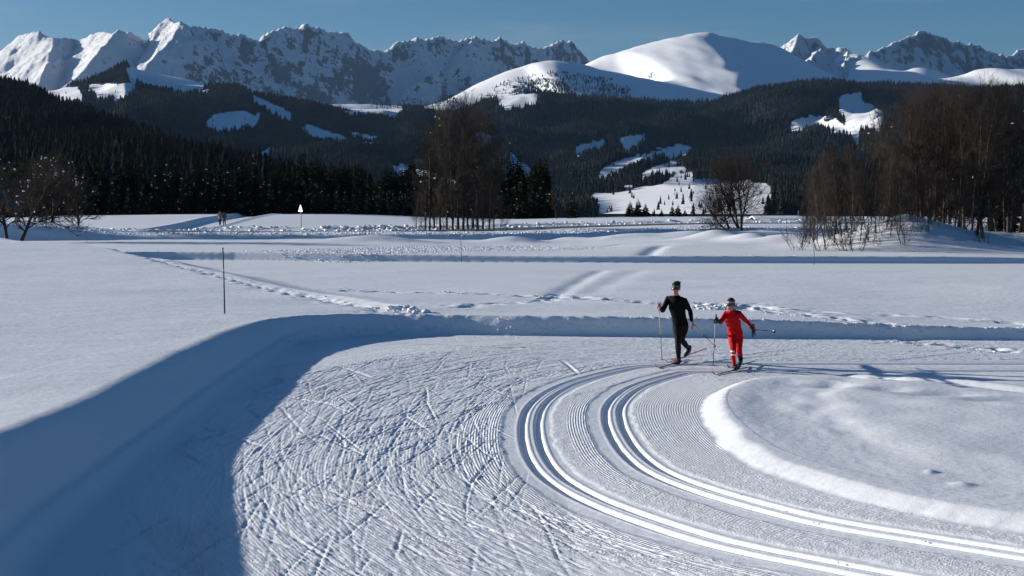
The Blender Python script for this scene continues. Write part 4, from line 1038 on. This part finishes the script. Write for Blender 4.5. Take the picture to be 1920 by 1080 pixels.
def pole(name, top, tip, split, mA, mB, label, basket=True):
    e = empty(name, tip); tag(e, label, 'ski pole', 'ski poles in the skiers\' hands')
    a = top - tip; d = a.normalized(); sd = d.orthogonal().normalized()
    V, F = [], []; ring_tube(V, F, [d * .05, a * split], [.0065, .0080], [.0065, .0080], sd, 8); simple('lower_shaft', V, F, mB, e)
    V, F = [], []; ring_tube(V, F, [a * split, a - d * .12], [.0080, .0090], [.0080, .0090], sd, 8); simple('upper_shaft', V, F, mA, e)
    V, F = [], []; ring_tube(V, F, [a - d * .14, a - d * .07, a, a + d * .015], [.012, .016, .015, .006], [.012, .014, .013, .006], sd, 10); simple('grip', V, F, M_DKP, e)
    V, F = [], []; ring_tube(V, F, [Vector((0, 0, 0)), d * .05], [.002, .006], [.002, .006], sd, 6); simple('tip', V, F, M_SILV, e)
    # half-moon basket behind the tip
    V, F = [], []; hz_ = Vector((d.x, d.y, 0)); v2 = d.cross(sd)
    pts = [d * .055 + (sd * math.cos(q) + v2 * math.sin(q)) * .040 * (1 if abs(q) < 1.9 else .6) - d * .004 for q in np.linspace(-2.4, 2.4, 11)]
    c0, c1 = len(V), None; V += [d * .060] + pts + [p + d * .010 for p in pts]; k = len(pts)
    for i in range(k - 1): F += [(0, 1 + i, 2 + i), (0, 2 + i + k, 1 + i + k), (1 + i, 1 + i + k, 2 + i + k, 2 + i)]
    simple('basket', V, F, M_DKP, e)
    return e
def boot(V, F, ankle, toe, up):
    d = (toe - ankle); d = (d - up * d.dot(up)).normalized() if d.length > 1e-6 else Vector((0, 1, 0)); s = d.cross(up).normalized()
    heel = ankle - up * .062 - d * .045; ball_ = heel + d * .19 - up * .012
    limb(V, F, [heel, heel + d * .10 - up * .004, ball_, ball_ + d * .075], [.040, .042, .041, .032], s, 4, 12, .92)
    limb(V, F, [ankle - up * .05, ankle + up * .055], [.050, .050], s, 3, 12)
    limb(V, F, [ankle - up * .05, ankle + d * .06 - up * .045, ball_], [.045, .045, .035], s, 3, 12)

def person(label, root, j, fwd, hf, cfg):
    """j: dict of joint positions in the world; root: point on the ground"""
    e = empty('person', root); tag(e, label, 'person', cfg.get('group'))
    for k in list(j): j[k] = j[k] - root
    up = Vector((0, 0, 1)); side = fwd.cross(up).normalized(); sc = cfg.get('sc', 1.0); vx = cfg.get('vox', .009)
    pel, che, nec, hd = j['pelvis'], j['chest'], j['neck'], j['head']
    shl, shr = j['sh_l'], j['sh_r']; sv = (shr - shl).normalized(); hv = (j['hip_r'] - j['hip_l']).normalized()
    spine = (nec - pel).normalized()
    def torso(V, F, g, low=True, neck=True):
        P = [pel - spine * .07 * sc, pel, pel.lerp(che, .35), pel.lerp(che, .70), che, che.lerp(nec, .55), che.lerp(nec, .88)]
        A = [.135, .162, .142, .150, .172, .150, .085]; B = [.10, .118, .100, .106, .118, .100, .062]
        A = [a * sc * cfg.get('bw', 1) for a in A]; B = [a * sc * cfg.get('bw', 1) for a in B]
        sd = sv * .7 + hv * .3
        P = [P[0] - spine * .05] + P + [nec]; A = [.07] + A + [.055]; B = [.06] + B + [.050]
        Ps = [Vector(p) for p in smooth_curve([tuple(p) for p in P], 4)]; t = np.linspace(0, len(P) - 1, len(Ps))
        ring_tube(V, F, Ps, np.interp(t, range(len(P)), A) + g, np.interp(t, range(len(P)), B) + g, sd, 24)
        ball(V, F, shl, ((.054 * sc + g),) * 3); ball(V, F, shr, ((.054 * sc + g),) * 3)
        limb(V, F, [shl, che.lerp(nec, .70), shr], [.048 * sc + g, .078 * sc + g, .048 * sc + g], spine, 4, 14)
        if neck: limb(V, F, [che.lerp(nec, .6), nec, nec.lerp(hd, .55)], [.060 * sc + g, .054 * sc + g, .050 * sc + g], side, 3)
    def arm(V, F, s, el, wr, g, end=1.0):
        w2 = el.lerp(wr, end); limb(V, F, [s, s.lerp(el, .35), s.lerp(el, .75), el, el.lerp(w2, .3), w2], [.052 * sc + g, .050 * sc + g, .043 * sc + g, .038 * sc + g, .040 * sc + g, .027 * sc + g], fwd)
    def leg(V, F, h, kn, an, g, end=1.0):
        a2 = kn.lerp(an, end)
        limb(V, F, [h, h.lerp(kn, .3), h.lerp(kn, .75), kn, kn.lerp(a2, .12), kn.lerp(a2, .35), kn.lerp(a2, .75), a2], [.090 * sc + g, .088 * sc + g, .062 * sc + g, .055 * sc + g, .052 * sc + g, .057 * sc + g, .040 * sc + g, .035 * sc + g], side)
    V, F, ax = head_parts(hd, hf, (hd - nec).normalized() * .4 + up * .6, sc)
    torso(V, F, 0)
    for s in 'lr':
        arm(V, F, j['sh_' + s], j['el_' + s], j['wr_' + s], 0); leg(V, F, j['hip_' + s], j['kn_' + s], j['an_' + s], 0)
        hand(V, F, j['wr_' + s], j['gr_' + s], j['ax_' + s], (j['gr_' + s] - j['wr_' + s]).normalized())
        an = j['an_' + s]; limb(V, F, [an, j['toe_' + s].lerp(an, .4), j['toe_' + s]], [.026, .020, .012], side, 3)
    b = fuse('body', V, F, .0075 if vx < .012 else vx, [M_SKIN]); b.parent = e
    # suit
    V, F = [], []; g = cfg.get('thick', .011)
    torso(V, F, g, neck=False)
    limb(V, F, [che.lerp(nec, .6), nec.lerp(che, .1), nec.lerp(hd, .04)], [.062 * sc + g, .055 * sc + g, .052 * sc + g * .7], side, 3)
    for s in 'lr': arm(V, F, j['sh_' + s], j['el_' + s], j['wr_' + s], g * .9, .97); leg(V, F, j['hip_' + s], j['kn_' + s], j['an_' + s], g * .8)
    if cfg.get('coat'):
        P = [pel - spine * cfg['coat'], pel, che.lerp(pel, .4), che]; limb(V, F, P, [.20 * sc, .195 * sc, .175 * sc, .15 * sc], hv, 4, 20, .78)
    o = fuse(cfg.get('suitname', 'suit'), V, F, vx, cfg['mats'], (lambda c: cfg['pick'](c, j)), 3); o.parent = e
    # boots
    for s in 'lr':
        V, F = [], []; u2 = (j['kn_' + s] - j['an_' + s]).normalized() if cfg.get('upfoot_' + s) is None else cfg['upfoot_' + s]
        boot(V, F, j['an_' + s], j['toe_' + s], u2); o = fuse('boot', V, F, .008 if vx < .012 else .014, cfg.get('bootmats', [M_BOOT]), cfg.get('bootpick')); o.parent = e
    if cfg.get('gloves'):
        for s in 'lr':
            V, F = [], []; f = (j['gr_' + s] - j['wr_' + s]).normalized()
            hand(V, F, j['wr_' + s], j['gr_' + s], j['ax_' + s], f); V = [j['gr_' + s] + (v - j['gr_' + s]) * 1.07 for v in V]
            limb(V, F, [j['wr_' + s] - f * .05, j['wr_' + s] + f * .03], [.040, .036], fwd, 3, 12)
            o = fuse('glove', V, F, .0065, [M_GLOVE]); o.parent = e
    cfg['head'](e, hd, ax, sc)
    return e
def hat(e, hd, ax, sc, m_list, pick, tassel=None, tall=.0):
    s, f, u = ax; V, F = [], []
    P = [hd + u * z - f * .010 for z in (.036, .050, .080, .112 + tall, .136 + tall, .148 + tall)]
    A = [.086, .089, .087, .070, .045, .012]
    ring_tube(V, F, P, [a * sc for a in A], [a * sc * 1.18 for a in A], s, 22)
    o = simple('knit_hat', V, F, None, e)
    for m in m_list: o.data.materials.append(m)
    for p in o.data.polygons: p.material_index = pick((p.center - hd).dot(u), p.center)
    # back of the hat comes down over ears and nape
    V, F = [], []
    for k in range(13):
        a = math.pi * (1.0 + (k / 12)) ; dr = s * math.cos(a) * .088 * sc + f * math.sin(a) * .104 * sc - f * .010
        V += [hd + dr + u * .045, hd + dr * .96 - u * (.012 + .028 * math.sin(math.pi * k / 12))]
    for k in range(12): F.append((2 * k, 2 * k + 1, 2 * k + 3, 2 * k + 2))
    n = len(V); V += [v * 1.0 + (hd - v).normalized() * .008 for v in V]
    F += [tuple(q + n for q in ff[::-1]) for ff in F[:12]]
    simple('ear_cover', V, F, m_list[0], o).parent = o
    if tassel:
        V, F = [], []; T0 = hd + u * (.140 + tall) - f * .01
        limb(V, F, [T0 - u * .03, T0 + tassel * .5 + u * .004, T0 + tassel], [.040, .026, .016], f, 3, 8, .8)
        for k in range(5): limb(V, F, [T0 + tassel * .9, T0 + tassel * 1.35 + Vector((0, 0, -.012 * k + .02)) + s * .006 * (k - 2)], [.006, .003], f, 2, 5)
        simple('tassel', V, F, m_list[-1], o)
    return o
def shades(e, hd, ax, sc, m):
    s, f, u = ax; V, F = [], []; N = 15
    for k in range(N):
        a = math.pi * (-.02 + 1.04 * k / (N - 1)); c, q = math.cos(a), math.sin(a)
        dr = s * c * .082 * sc + f * (q * .094 * sc + .004); h = .021 * (.35 + .65 * min(1, q * 1.5)); dip = .006 if abs(k - N // 2) < 1 else 0
        V += [hd + dr + u * (.010 + h * .75), hd + dr * 1.0 + u * (.010 - h + dip)]
    for k in range(N - 1): F.append((2 * k, 2 * k + 1, 2 * k + 3, 2 * k + 2))
    n = len(V); V += [v + f * .007 + (v - hd).normalized() * .004 for v in V]; F += [tuple(q + n for q in ff[::-1]) for ff in F[:N - 1]]
    for k in range(N - 1): F += [(2 * k, 2 * k + 2, 2 * k + 2 + n, 2 * k + n), (2 * k + 1, 2 * k + 1 + n, 2 * k + 3 + n, 2 * k + 3)]
    simple('sunglasses', V, F, m, e)

# man in black
D0 = 29.55; up = Vector((0, 0, 1))
fm = Vector((-.60, -.80, 0)).normalized()
jm = dict(pelvis=J(1277, 610, D0 + .02), chest=J(1270.5, 577, D0 - .14), neck=J(1268.5, 554.5, D0 - .24), head=J(1268, 541.5, D0 - .29),
          sh_l=J(1253.5, 560.5, D0 - .10), el_l=J(1243.5, 582.5, D0 - .30), wr_l=J(1239.5, 577.5, D0 - .52), gr_l=J(1236.5, 573.5, D0 - .58),
          sh_r=J(1284.5, 564, D0 - .26), el_r=J(1295, 583.5, D0 - .10), wr_r=J(1298, 602, D0 + .02), gr_r=J(1299.2, 608.5, D0 + .03),
          hip_l=J(1270.5, 613, D0 - .02), kn_l=J(1272.5, 641, D0 - .24), an_l=J(1274, 675.5, D0 + .02), toe_l=J(1263, 682, D0 - .08),
          hip_r=J(1283.5, 613, D0 + .02), kn_r=J(1279.5, 638, D0 + .16), an_r=J(1293.5, 655.5, D0 + .62), toe_r=J(1288.5, 665.5, D0 + .55),
          ax_l=Vector((-.02, 0, 1)), ax_r=Vector((-.70, .0, .71)))
tipL = J(1243, 680, D0 - .55); topL = J(1235.8, 570, D0 - .58); jm['ax_l'] = (topL - tipL).normalized()
tipR = J(1344.5, 652.5, D0 + .45); topR = J(1296.5, 603.5, D0 + .02); jm['ax_r'] = (topR - tipR).normalized()
def pick_man(c, j): return 1 if c.z < j['pelvis'].z - .02 else 0
def head_man(e, hd, ax, sc):
    hat(e, hd, ax, sc, [M_GREYK, M_DARKK], lambda h, c: 1 if h > .118 or int(h * 90) % 3 == 0 else 0, tassel=Vector((.075, .02, -.02)), tall=.012)
    shades(e, hd, ax, sc, M_BRONZ)
footm = J(1272, 685, D0); footm.z = 0
person('man skiing in a tight black suit with grey bobble hat and dark sunglasses', footm, {k: v.copy() for k, v in jm.items()}, fm, Vector((-.62, -.78, -.10)).normalized(),
       dict(mats=[M_BLACK, M_DKOL], pick=pick_man, head=head_man, sc=.98, vox=.009, bootmats=[M_BOOT, M_WHITE], upfoot_r=Vector((.1, -.35, .9)).normalized(), bootpick=lambda c: 0, group='skiers on the classic tracks'))
pole('ski_pole', topL, tipL, .47, M_YG, M_DKP, 'yellow and black ski pole planted upright in the right hand of the man in black')
pole('ski_pole', topR, tipR, .52, M_YG, M_DKP, 'yellow and black ski pole trailing behind the man in black')
fd = Vector((-.82, -.57, 0)); fz = .012
pf = jm['toe_l'].copy(); pf.z = fz + gz(pf.x, pf.y); ski('ski', pf + Vector((.02, .0, 0)), Vector((-.46, -.89, 0.0)), up, 1.95, 'ski gliding in the outer track under the front foot of the man in black', M_SKID)
pr_ = jm['toe_r'].copy() - Vector((0, 0, .035)); ski('ski', pr_, (J(1249, 680, D0 - .10) - J(1323.7, 651.5, D0 + 1.45)), up, 1.95, 'reddish ski kicked up behind the man in black, tail off the snow', M_SKIR, back=.50)
# white trim on the lifted boot
# woman in red
D1 = 28.35
fw = Vector((-.45, -.89, 0)).normalized()
jw = dict(pelvis=J(1380.5, 627, D1 + .04), chest=J(1375.5, 599, D1 - .10), neck=J(1372, 582.5, D1 - .20), head=J(1370.8, 572, D1 - .26),
          sh_l=J(1362.5, 588.5, D1 - .14), el_l=J(1352.5, 604.5, D1 - .34), wr_l=J(1347, 601.5, D1 - .54), gr_l=J(1343.3, 599.3, D1 - .58),
          sh_r=J(1386.5, 588.0, D1 - .14), el_r=J(1401, 602.5, D1 + .02), wr_r=J(1411, 614.5, D1 + .14), gr_r=J(1415, 618, D1 + .18),
          hip_l=J(1374.5, 630, D1), kn_l=J(1376.8, 659, D1 - .22), an_l=J(1380.0, 687, D1), toe_l=J(1377.5, 693.5, D1 - .14),
          hip_r=J(1386.5, 630, D1 + .06), kn_r=J(1388.0, 659, D1 + .02), an_r=J(1390.5, 676, D1 + .34), toe_r=J(1388, 684, D1 + .26),
          ax_l=up, ax_r=up)
tipL = J(1338.6, 691, D1 - .50); topL = J(1343.5, 590, D1 - .58); jw['ax_l'] = (topL - tipL).normalized()
tipR = J(1455.5, 621.5, D1 + 1.45); topR = J(1411.5, 618.5, D1 + .10); jw['ax_r'] = (topR - tipR).normalized()
def pick_w(c, j):
    kl, al, hl = j['kn_l'], j['an_l'], j['hip_l']
    x = c.x; z = c.z
    if z < j['pelvis'].z - .30:
        if z < kl.z - .05 and abs(x - (al.x + (kl.x - al.x) * (z - al.z) / (kl.z - al.z)) - .038) < .016 and c.y < al.y + .02: return 1
        if abs(z - kl.z - .015) < .028 and x < kl.x + .02: return 1
        if abs(z - kl.z + .075) < .014 and x < kl.x + .05 and c.y < kl.y + .04: return 1
        if kl.z + .02 < z < kl.z + .17 and abs(x - kl.x - .035 - (z - kl.z - .02) * .35) < .018 and c.y < kl.y + .06: return 1
        if x > j['kn_r'].x - .015 and z < j['kn_r'].z + .05 and (c.y > j['kn_r'].y + .08): return 2
    sl, el, wl = j['sh_l'], j['el_l'], j['wr_l']
    if x < sl.x - .03 and z < sl.z + (x - sl.x) * 1.15 - .06: return 1
    if x > j['sh_r'].x and abs(z - (j['sh_r'].z - .10 - (x - j['sh_r'].x) * .75)) < .010: return 1
    if x > j['chest'].x + .03 and z > j['sh_r'].z - .01 and x < j['sh_r'].x + .02: return 3
    return 0
def head_w(e, hd, ax, sc):
    hat(e, hd, ax, sc, [M_DARKK, M_BEIGE, M_DARKK], lambda h, c: 1 if .048 < h < .085 else 0)
    shades(e, hd, ax, sc, M_LENS)
footw = J(1380, 696, D1); footw.z = 0
person('woman skiing in a red and white race suit, knit headband hat and black gloves', footw, {k: v.copy() for k, v in jw.items()}, fw, Vector((-.70, -.70, -.06)).normalized(),
       dict(mats=[M_RED, M_WHITE, M_BLACK, M_DRED], pick=pick_w, head=head_w, sc=.90, vox=.009, gloves=True, upfoot_r=Vector((.05, -.4, .9)).normalized(), group='skiers on the classic tracks'))
pole('ski_pole', topL, tipL, .55, M_SILV, M_DKP, 'silver and black ski pole planted upright in the right glove of the woman in red')
pole('ski_pole', topR, tipR, .60, M_DKP, M_DKP, 'thin dark ski pole pointing back from the left glove of the woman in red')
pf = jw['toe_l'].copy(); pf.z = fz + gz(pf.x, pf.y); ski('ski', pf, Vector((-.55, -.83, 0)), up, 1.85, 'dark ski in the inner track under the front foot of the woman in red', M_SKID)
pr_ = jw['toe_r'].copy() - Vector((0, 0, .03)); ski('ski', pr_, (J(1366, 694, D1 - .5) - J(1411.7, 680.5, D1 + .95)), up, 1.85, 'dark ski lifted at the tail behind the woman in red', M_SKID, back=.58)

# two walkers on the path up the hill
M_COATA = solid_mat('beige_winter_coat', (.20, .17, .14), .85, .1); M_COATB = solid_mat('grey_winter_coat', (.12, .125, .14), .85, .1); M_TROU = solid_mat('dark_trousers', (.02, .02, .024), .85, .1); M_HAIR = solid_mat('dark_hat', (.03, .025, .025), .9, .1)
def walker(x, y, hgt, coat, label, rot, step, lean=0.0):
    z0 = gz(x, y) + .02; k = hgt / 1.75
    f = Vector((math.sin(rot), math.cos(rot), 0)); s = f.cross(up)
    def P(a, b, h): return Vector((x, y, z0)) + s * a * k + f * b * k + up * h * k
    j = dict(pelvis=P(0, 0, .95), chest=P(0, .02 + lean, 1.28), neck=P(0, .03 + lean, 1.50), head=P(0, .05 + lean, 1.63),
             sh_l=P(-.19, 0, 1.43), el_l=P(-.26, -.03, 1.16), wr_l=P(-.20, .12, .98), gr_l=P(-.19, .18, .93), sh_r=P(.19, 0, 1.43), el_r=P(.26, -.05, 1.15), wr_r=P(.24, .04, .92), gr_r=P(.24, .06, .86),
             hip_l=P(-.10, 0, .90), kn_l=P(-.11, .10 * step, .49), an_l=P(-.12, -.02 + .12 * step, .09), toe_l=P(-.13, .14 + .12 * step, .03),
             hip_r=P(.10, 0, .90), kn_r=P(.11, -.02 * step, .49), an_r=P(.12, -.20 * step, .09), toe_r=P(.13, -.05 * step, .03), ax_l=s.copy(), ax_r=f.copy())
    def hd_(e, hd, ax, sc): hat(e, hd, ax, sc, [M_HAIR], lambda h, c: 0)
    person(label, Vector((x, y, z0)), j, f, f, dict(mats=[coat, M_TROU], pick=lambda c, j: 1 if c.z < j['pelvis'].z - .22 else 0, head=hd_, sc=k, vox=.018, thick=.02, coat=.24, group='walkers on the snowy path'))
wx0 = (413 - 960) / FPX * 158
walker(wx0, 158, 1.62, M_COATA, 'left of the two walkers on the path, in a beige coat', .25, 1.0)
walker(wx0 + .42, 158.3, 1.52, M_COATB, 'right of the two walkers on the path, in a grey coat', -.3, -.8, .05)

# ------------------------------------------------------------------ marker stakes, sign, houses
M_STAKE = solid_mat('dark_blue_stake', (.02, .035, .06), .5, .3); M_STAKE2 = solid_mat('blue_stake', (.03, .09, .18), .5, .3)
def stake(px, pt, pb, hgt, m, label, rad=.011):
    x, y = g(px, pb, hgt); z = gz(x, y); 
    top = HC + (YH - pt) / FPX * y
    e = empty('marker_stake', (x, y, z)); tag(e, label, 'stake', 'piste marker stakes')
    V, F = [], []; ring_tube(V, F, [Vector((0, 0, -.3)), Vector((-.012, 0, (top - z) * .5)), Vector((-.03, 0, top - z))], [rad * 1.15, rad, rad * .9], [rad * 1.15, rad, rad * .9], Vector((1, 0, 0)), 8); simple('shaft', V, F, m, e)
    V, F = [], []; ring_tube(V, F, [Vector((-.03, 0, top - z - .02)), Vector((-.031, 0, top - z + .012))], [rad * 1.4] * 2, [rad * 1.4] * 2, Vector((1, 0, 0)), 8); simple('cap', V, F, M_DKP, e)
    return e
stake(420, 465, 583, .66, M_STAKE, 'tall dark marker stake on the left snow bank', .017)
stake(865, 452, 492, .03, M_STAKE2, 'thin blue marker stake in front of the middle clump', .02)
stake(1527, 464, 497, .03, M_STAKE2, 'thin grey-blue marker stake before the wooded mound', .02)
def roadsign(px, pt, D):
    x = (px - 960) / FPX * D; z = gz(x, D); top = HC + (YH - pt) / FPX * D; H = top - z
    e = empty('warning_sign', (x, D, z)); tag(e, 'triangular road warning sign seen from its bare metal back on a grey post', 'road sign')
    mg = mat('bare_metal_back', (.62, .63, .64), .35, .5, .6); mp2 = solid_mat('galvanised_post', (.30, .31, .32), .45, .4)
    V, F = [], []; ring_tube(V, F, [Vector((0, 0, -.4)), Vector((0, 0, H - .05))], [.045, .045], [.045, .045], Vector((1, 0, 0)), 10); simple('post', V, F, mp2, e)
    a = .40; n = Vector((-.75, -.66, 0)); s = n.cross(up).normalized(); base = H - .72
    tri = [s * -a + up * base, s * a + up * base, up * (base + .70)]
    o_ = n * .055; V = [p + o_ for p in tri] + [p + o_ + n * .012 for p in tri]; F = [(0, 2, 1), (3, 4, 5), (0, 1, 4, 3), (1, 2, 5, 4), (2, 0, 3, 5)]
    simple('plate', V, F, mg, e, False)
    for hh in (.16, .36):
        w = a * (1 - hh / .72) * .8; V, F = [], []; ring_tube(V, F, [s * -w + up * (base + hh) + n * .075, s * w + up * (base + hh) + n * .075], [.014] * 2, [.014] * 2, up, 4); simple('bracket', V, F, mp2, e, False)
roadsign(565, 383, 140)
def house(name, loc, w, d, h, rh, yaw, wallm, roofm, label, snow=.25, wins=2, door=True, winm=None):
    e = empty(name, loc, yaw); tag(e, label, 'building')
    def box(nm, x0, x1, y0, y1, z0, z1, m, p=None):
        V = [Vector(q) for q in ((x0, y0, z0), (x1, y0, z0), (x1, y1, z0), (x0, y1, z0), (x0, y0, z1), (x1, y0, z1), (x1, y1, z1), (x0, y1, z1))]
        return simple(nm, V, [(3, 2, 1, 0), (4, 5, 6, 7), (0, 1, 5, 4), (1, 2, 6, 5), (2, 3, 7, 6), (3, 0, 4, 7)], m, p or e, False)
    V = [Vector(q) for q in ((-w, -d, -2), (w, -d, -2), (w, d, -2), (-w, d, -2), (-w, -d, h), (w, -d, h), (w, d, h), (-w, d, h), (-w, 0, h + rh), (w, 0, h + rh))]
    simple('wall', V, [(3, 2, 1, 0), (0, 1, 5, 4), (2, 3, 7, 6), (1, 2, 6, 9, 5), (3, 0, 4, 8, 7), (4, 5, 9, 8), (6, 7, 8, 9)], wallm, e, False)
    ov = .18 * d + .3
    def slab(nm, th, lift, m, par):
        V = []
        for x in (-w - ov, w + ov):
            for (y, z) in ((-d - ov, h - ov * rh / d), (0, h + rh), (d + ov, h - ov * rh / d)):
                V += [Vector((x, y, z + lift)), Vector((x, y, z + lift + th))]
        F = [(0, 2, 8, 6), (2, 4, 10, 8), (1, 7, 9, 3), (3, 9, 11, 5), (0, 6, 7, 1), (4, 5, 11, 10), (0, 1, 3, 2), (2, 3, 5, 4), (6, 8, 9, 7), (8, 10, 11, 9)]
        return simple(nm, V, F, m, par, False)
    rf = slab('roof', .15, .03, roofm, e)
    if snow: slab('roof_snow', snow, .19, M_SNOWLUMP, rf)
    box('chimney', w * .3, w * .3 + .5, -.25, .25, h + rh * .6, h + rh + 1.0, wallm, rf)
    for k in range(wins):
        x = -w + (k + .6) * 2 * w / (wins + .4)
        f = box('window', x - .5, x + .5, -d - .06, -d + .02, h * .45, h * .45 + 1.1, M_WINF); box('pane', x - .4, x + .4, -d - .085, -d - .062, h * .45 + .1, h * .45 + 1.0, winm or M_GLASS, f)
    if door: box('door', w * .75 - .45, w * .75 + .45, -d - .07, -d + .02, 0, 2.0, M_BOARD)
    return e
M_BOARD = solid_mat('brown_boards', (.07, .04, .025), .8, .15, .3); M_PLAST = solid_mat('pinkish_plaster', (.36, .27, .23), .85, .1); M_WINF = solid_mat('window_frame', (.3, .25, .2), .7, .2)
M_GLASS = mat('window_glass', (.02, .025, .03), .08, .6); M_GREENR = solid_mat('green_metal_roof', (.035, .07, .065), .5, .3); M_GREYW = solid_mat('dark_grey_boards', (.045, .04, .038), .85, .1)
M_ORANGE = solid_mat('orange_window_glow', (.55, .16, .03), .6, .3)  # glow of a lit window, painted into the pane as plain orange
def on_hill(h_, px, py):
    k = np.hypot(h_.PX - px, h_.PY - py) + (h_.Z < -30) * 1e6; i = np.unravel_index(np.argmin(k), k.shape); return Vector((h_.X[i], h_.Y[i], h_.Z[i]))
house('chalet', on_hill(hB, 1548, 227) + Vector((0, 0, 0)), 9, 6, 5, 3.2, .3, M_BOARD, M_BOARD, 'brown chalet with snow-covered roof in the high clearing above the right-hand woods', 1.2, 3)
house('chalet', on_hill(hB, 1178, 356), 7, 5, 5, 2.8, -.3, M_PLAST, M_BOARD, 'small reddish house under the trees at the left end of the sunlit hillside', .8, 2)
house('hut', on_hill(hB, 1232, 284), 6, 4.5, 3.6, 2.4, .2, M_BOARD, M_BOARD, 'little snow-roofed hut at the upper rim of the long hillside meadow', 1.0, 1, True)
x = (8 - 960) / FPX * 215
house('house', Vector((x, 215, gz(x, 215) - .2)), 4.2, 3.4, 2.2, 2.1, .15, M_GREYW, M_GREENR, 'house with a dark green roof and orange window behind the left-hand trees', 0, 2, False, M_ORANGE)
x = (1478 - 960) / FPX * 186
house('shed', Vector((x, 186, 1.9 - 2.75)), 4.2, 1.7, 2.0, .25, .0, M_GREYW, M_GREYW, 'long low dark shed with snow on its roof left of the wooded mound', .14, 2, False)
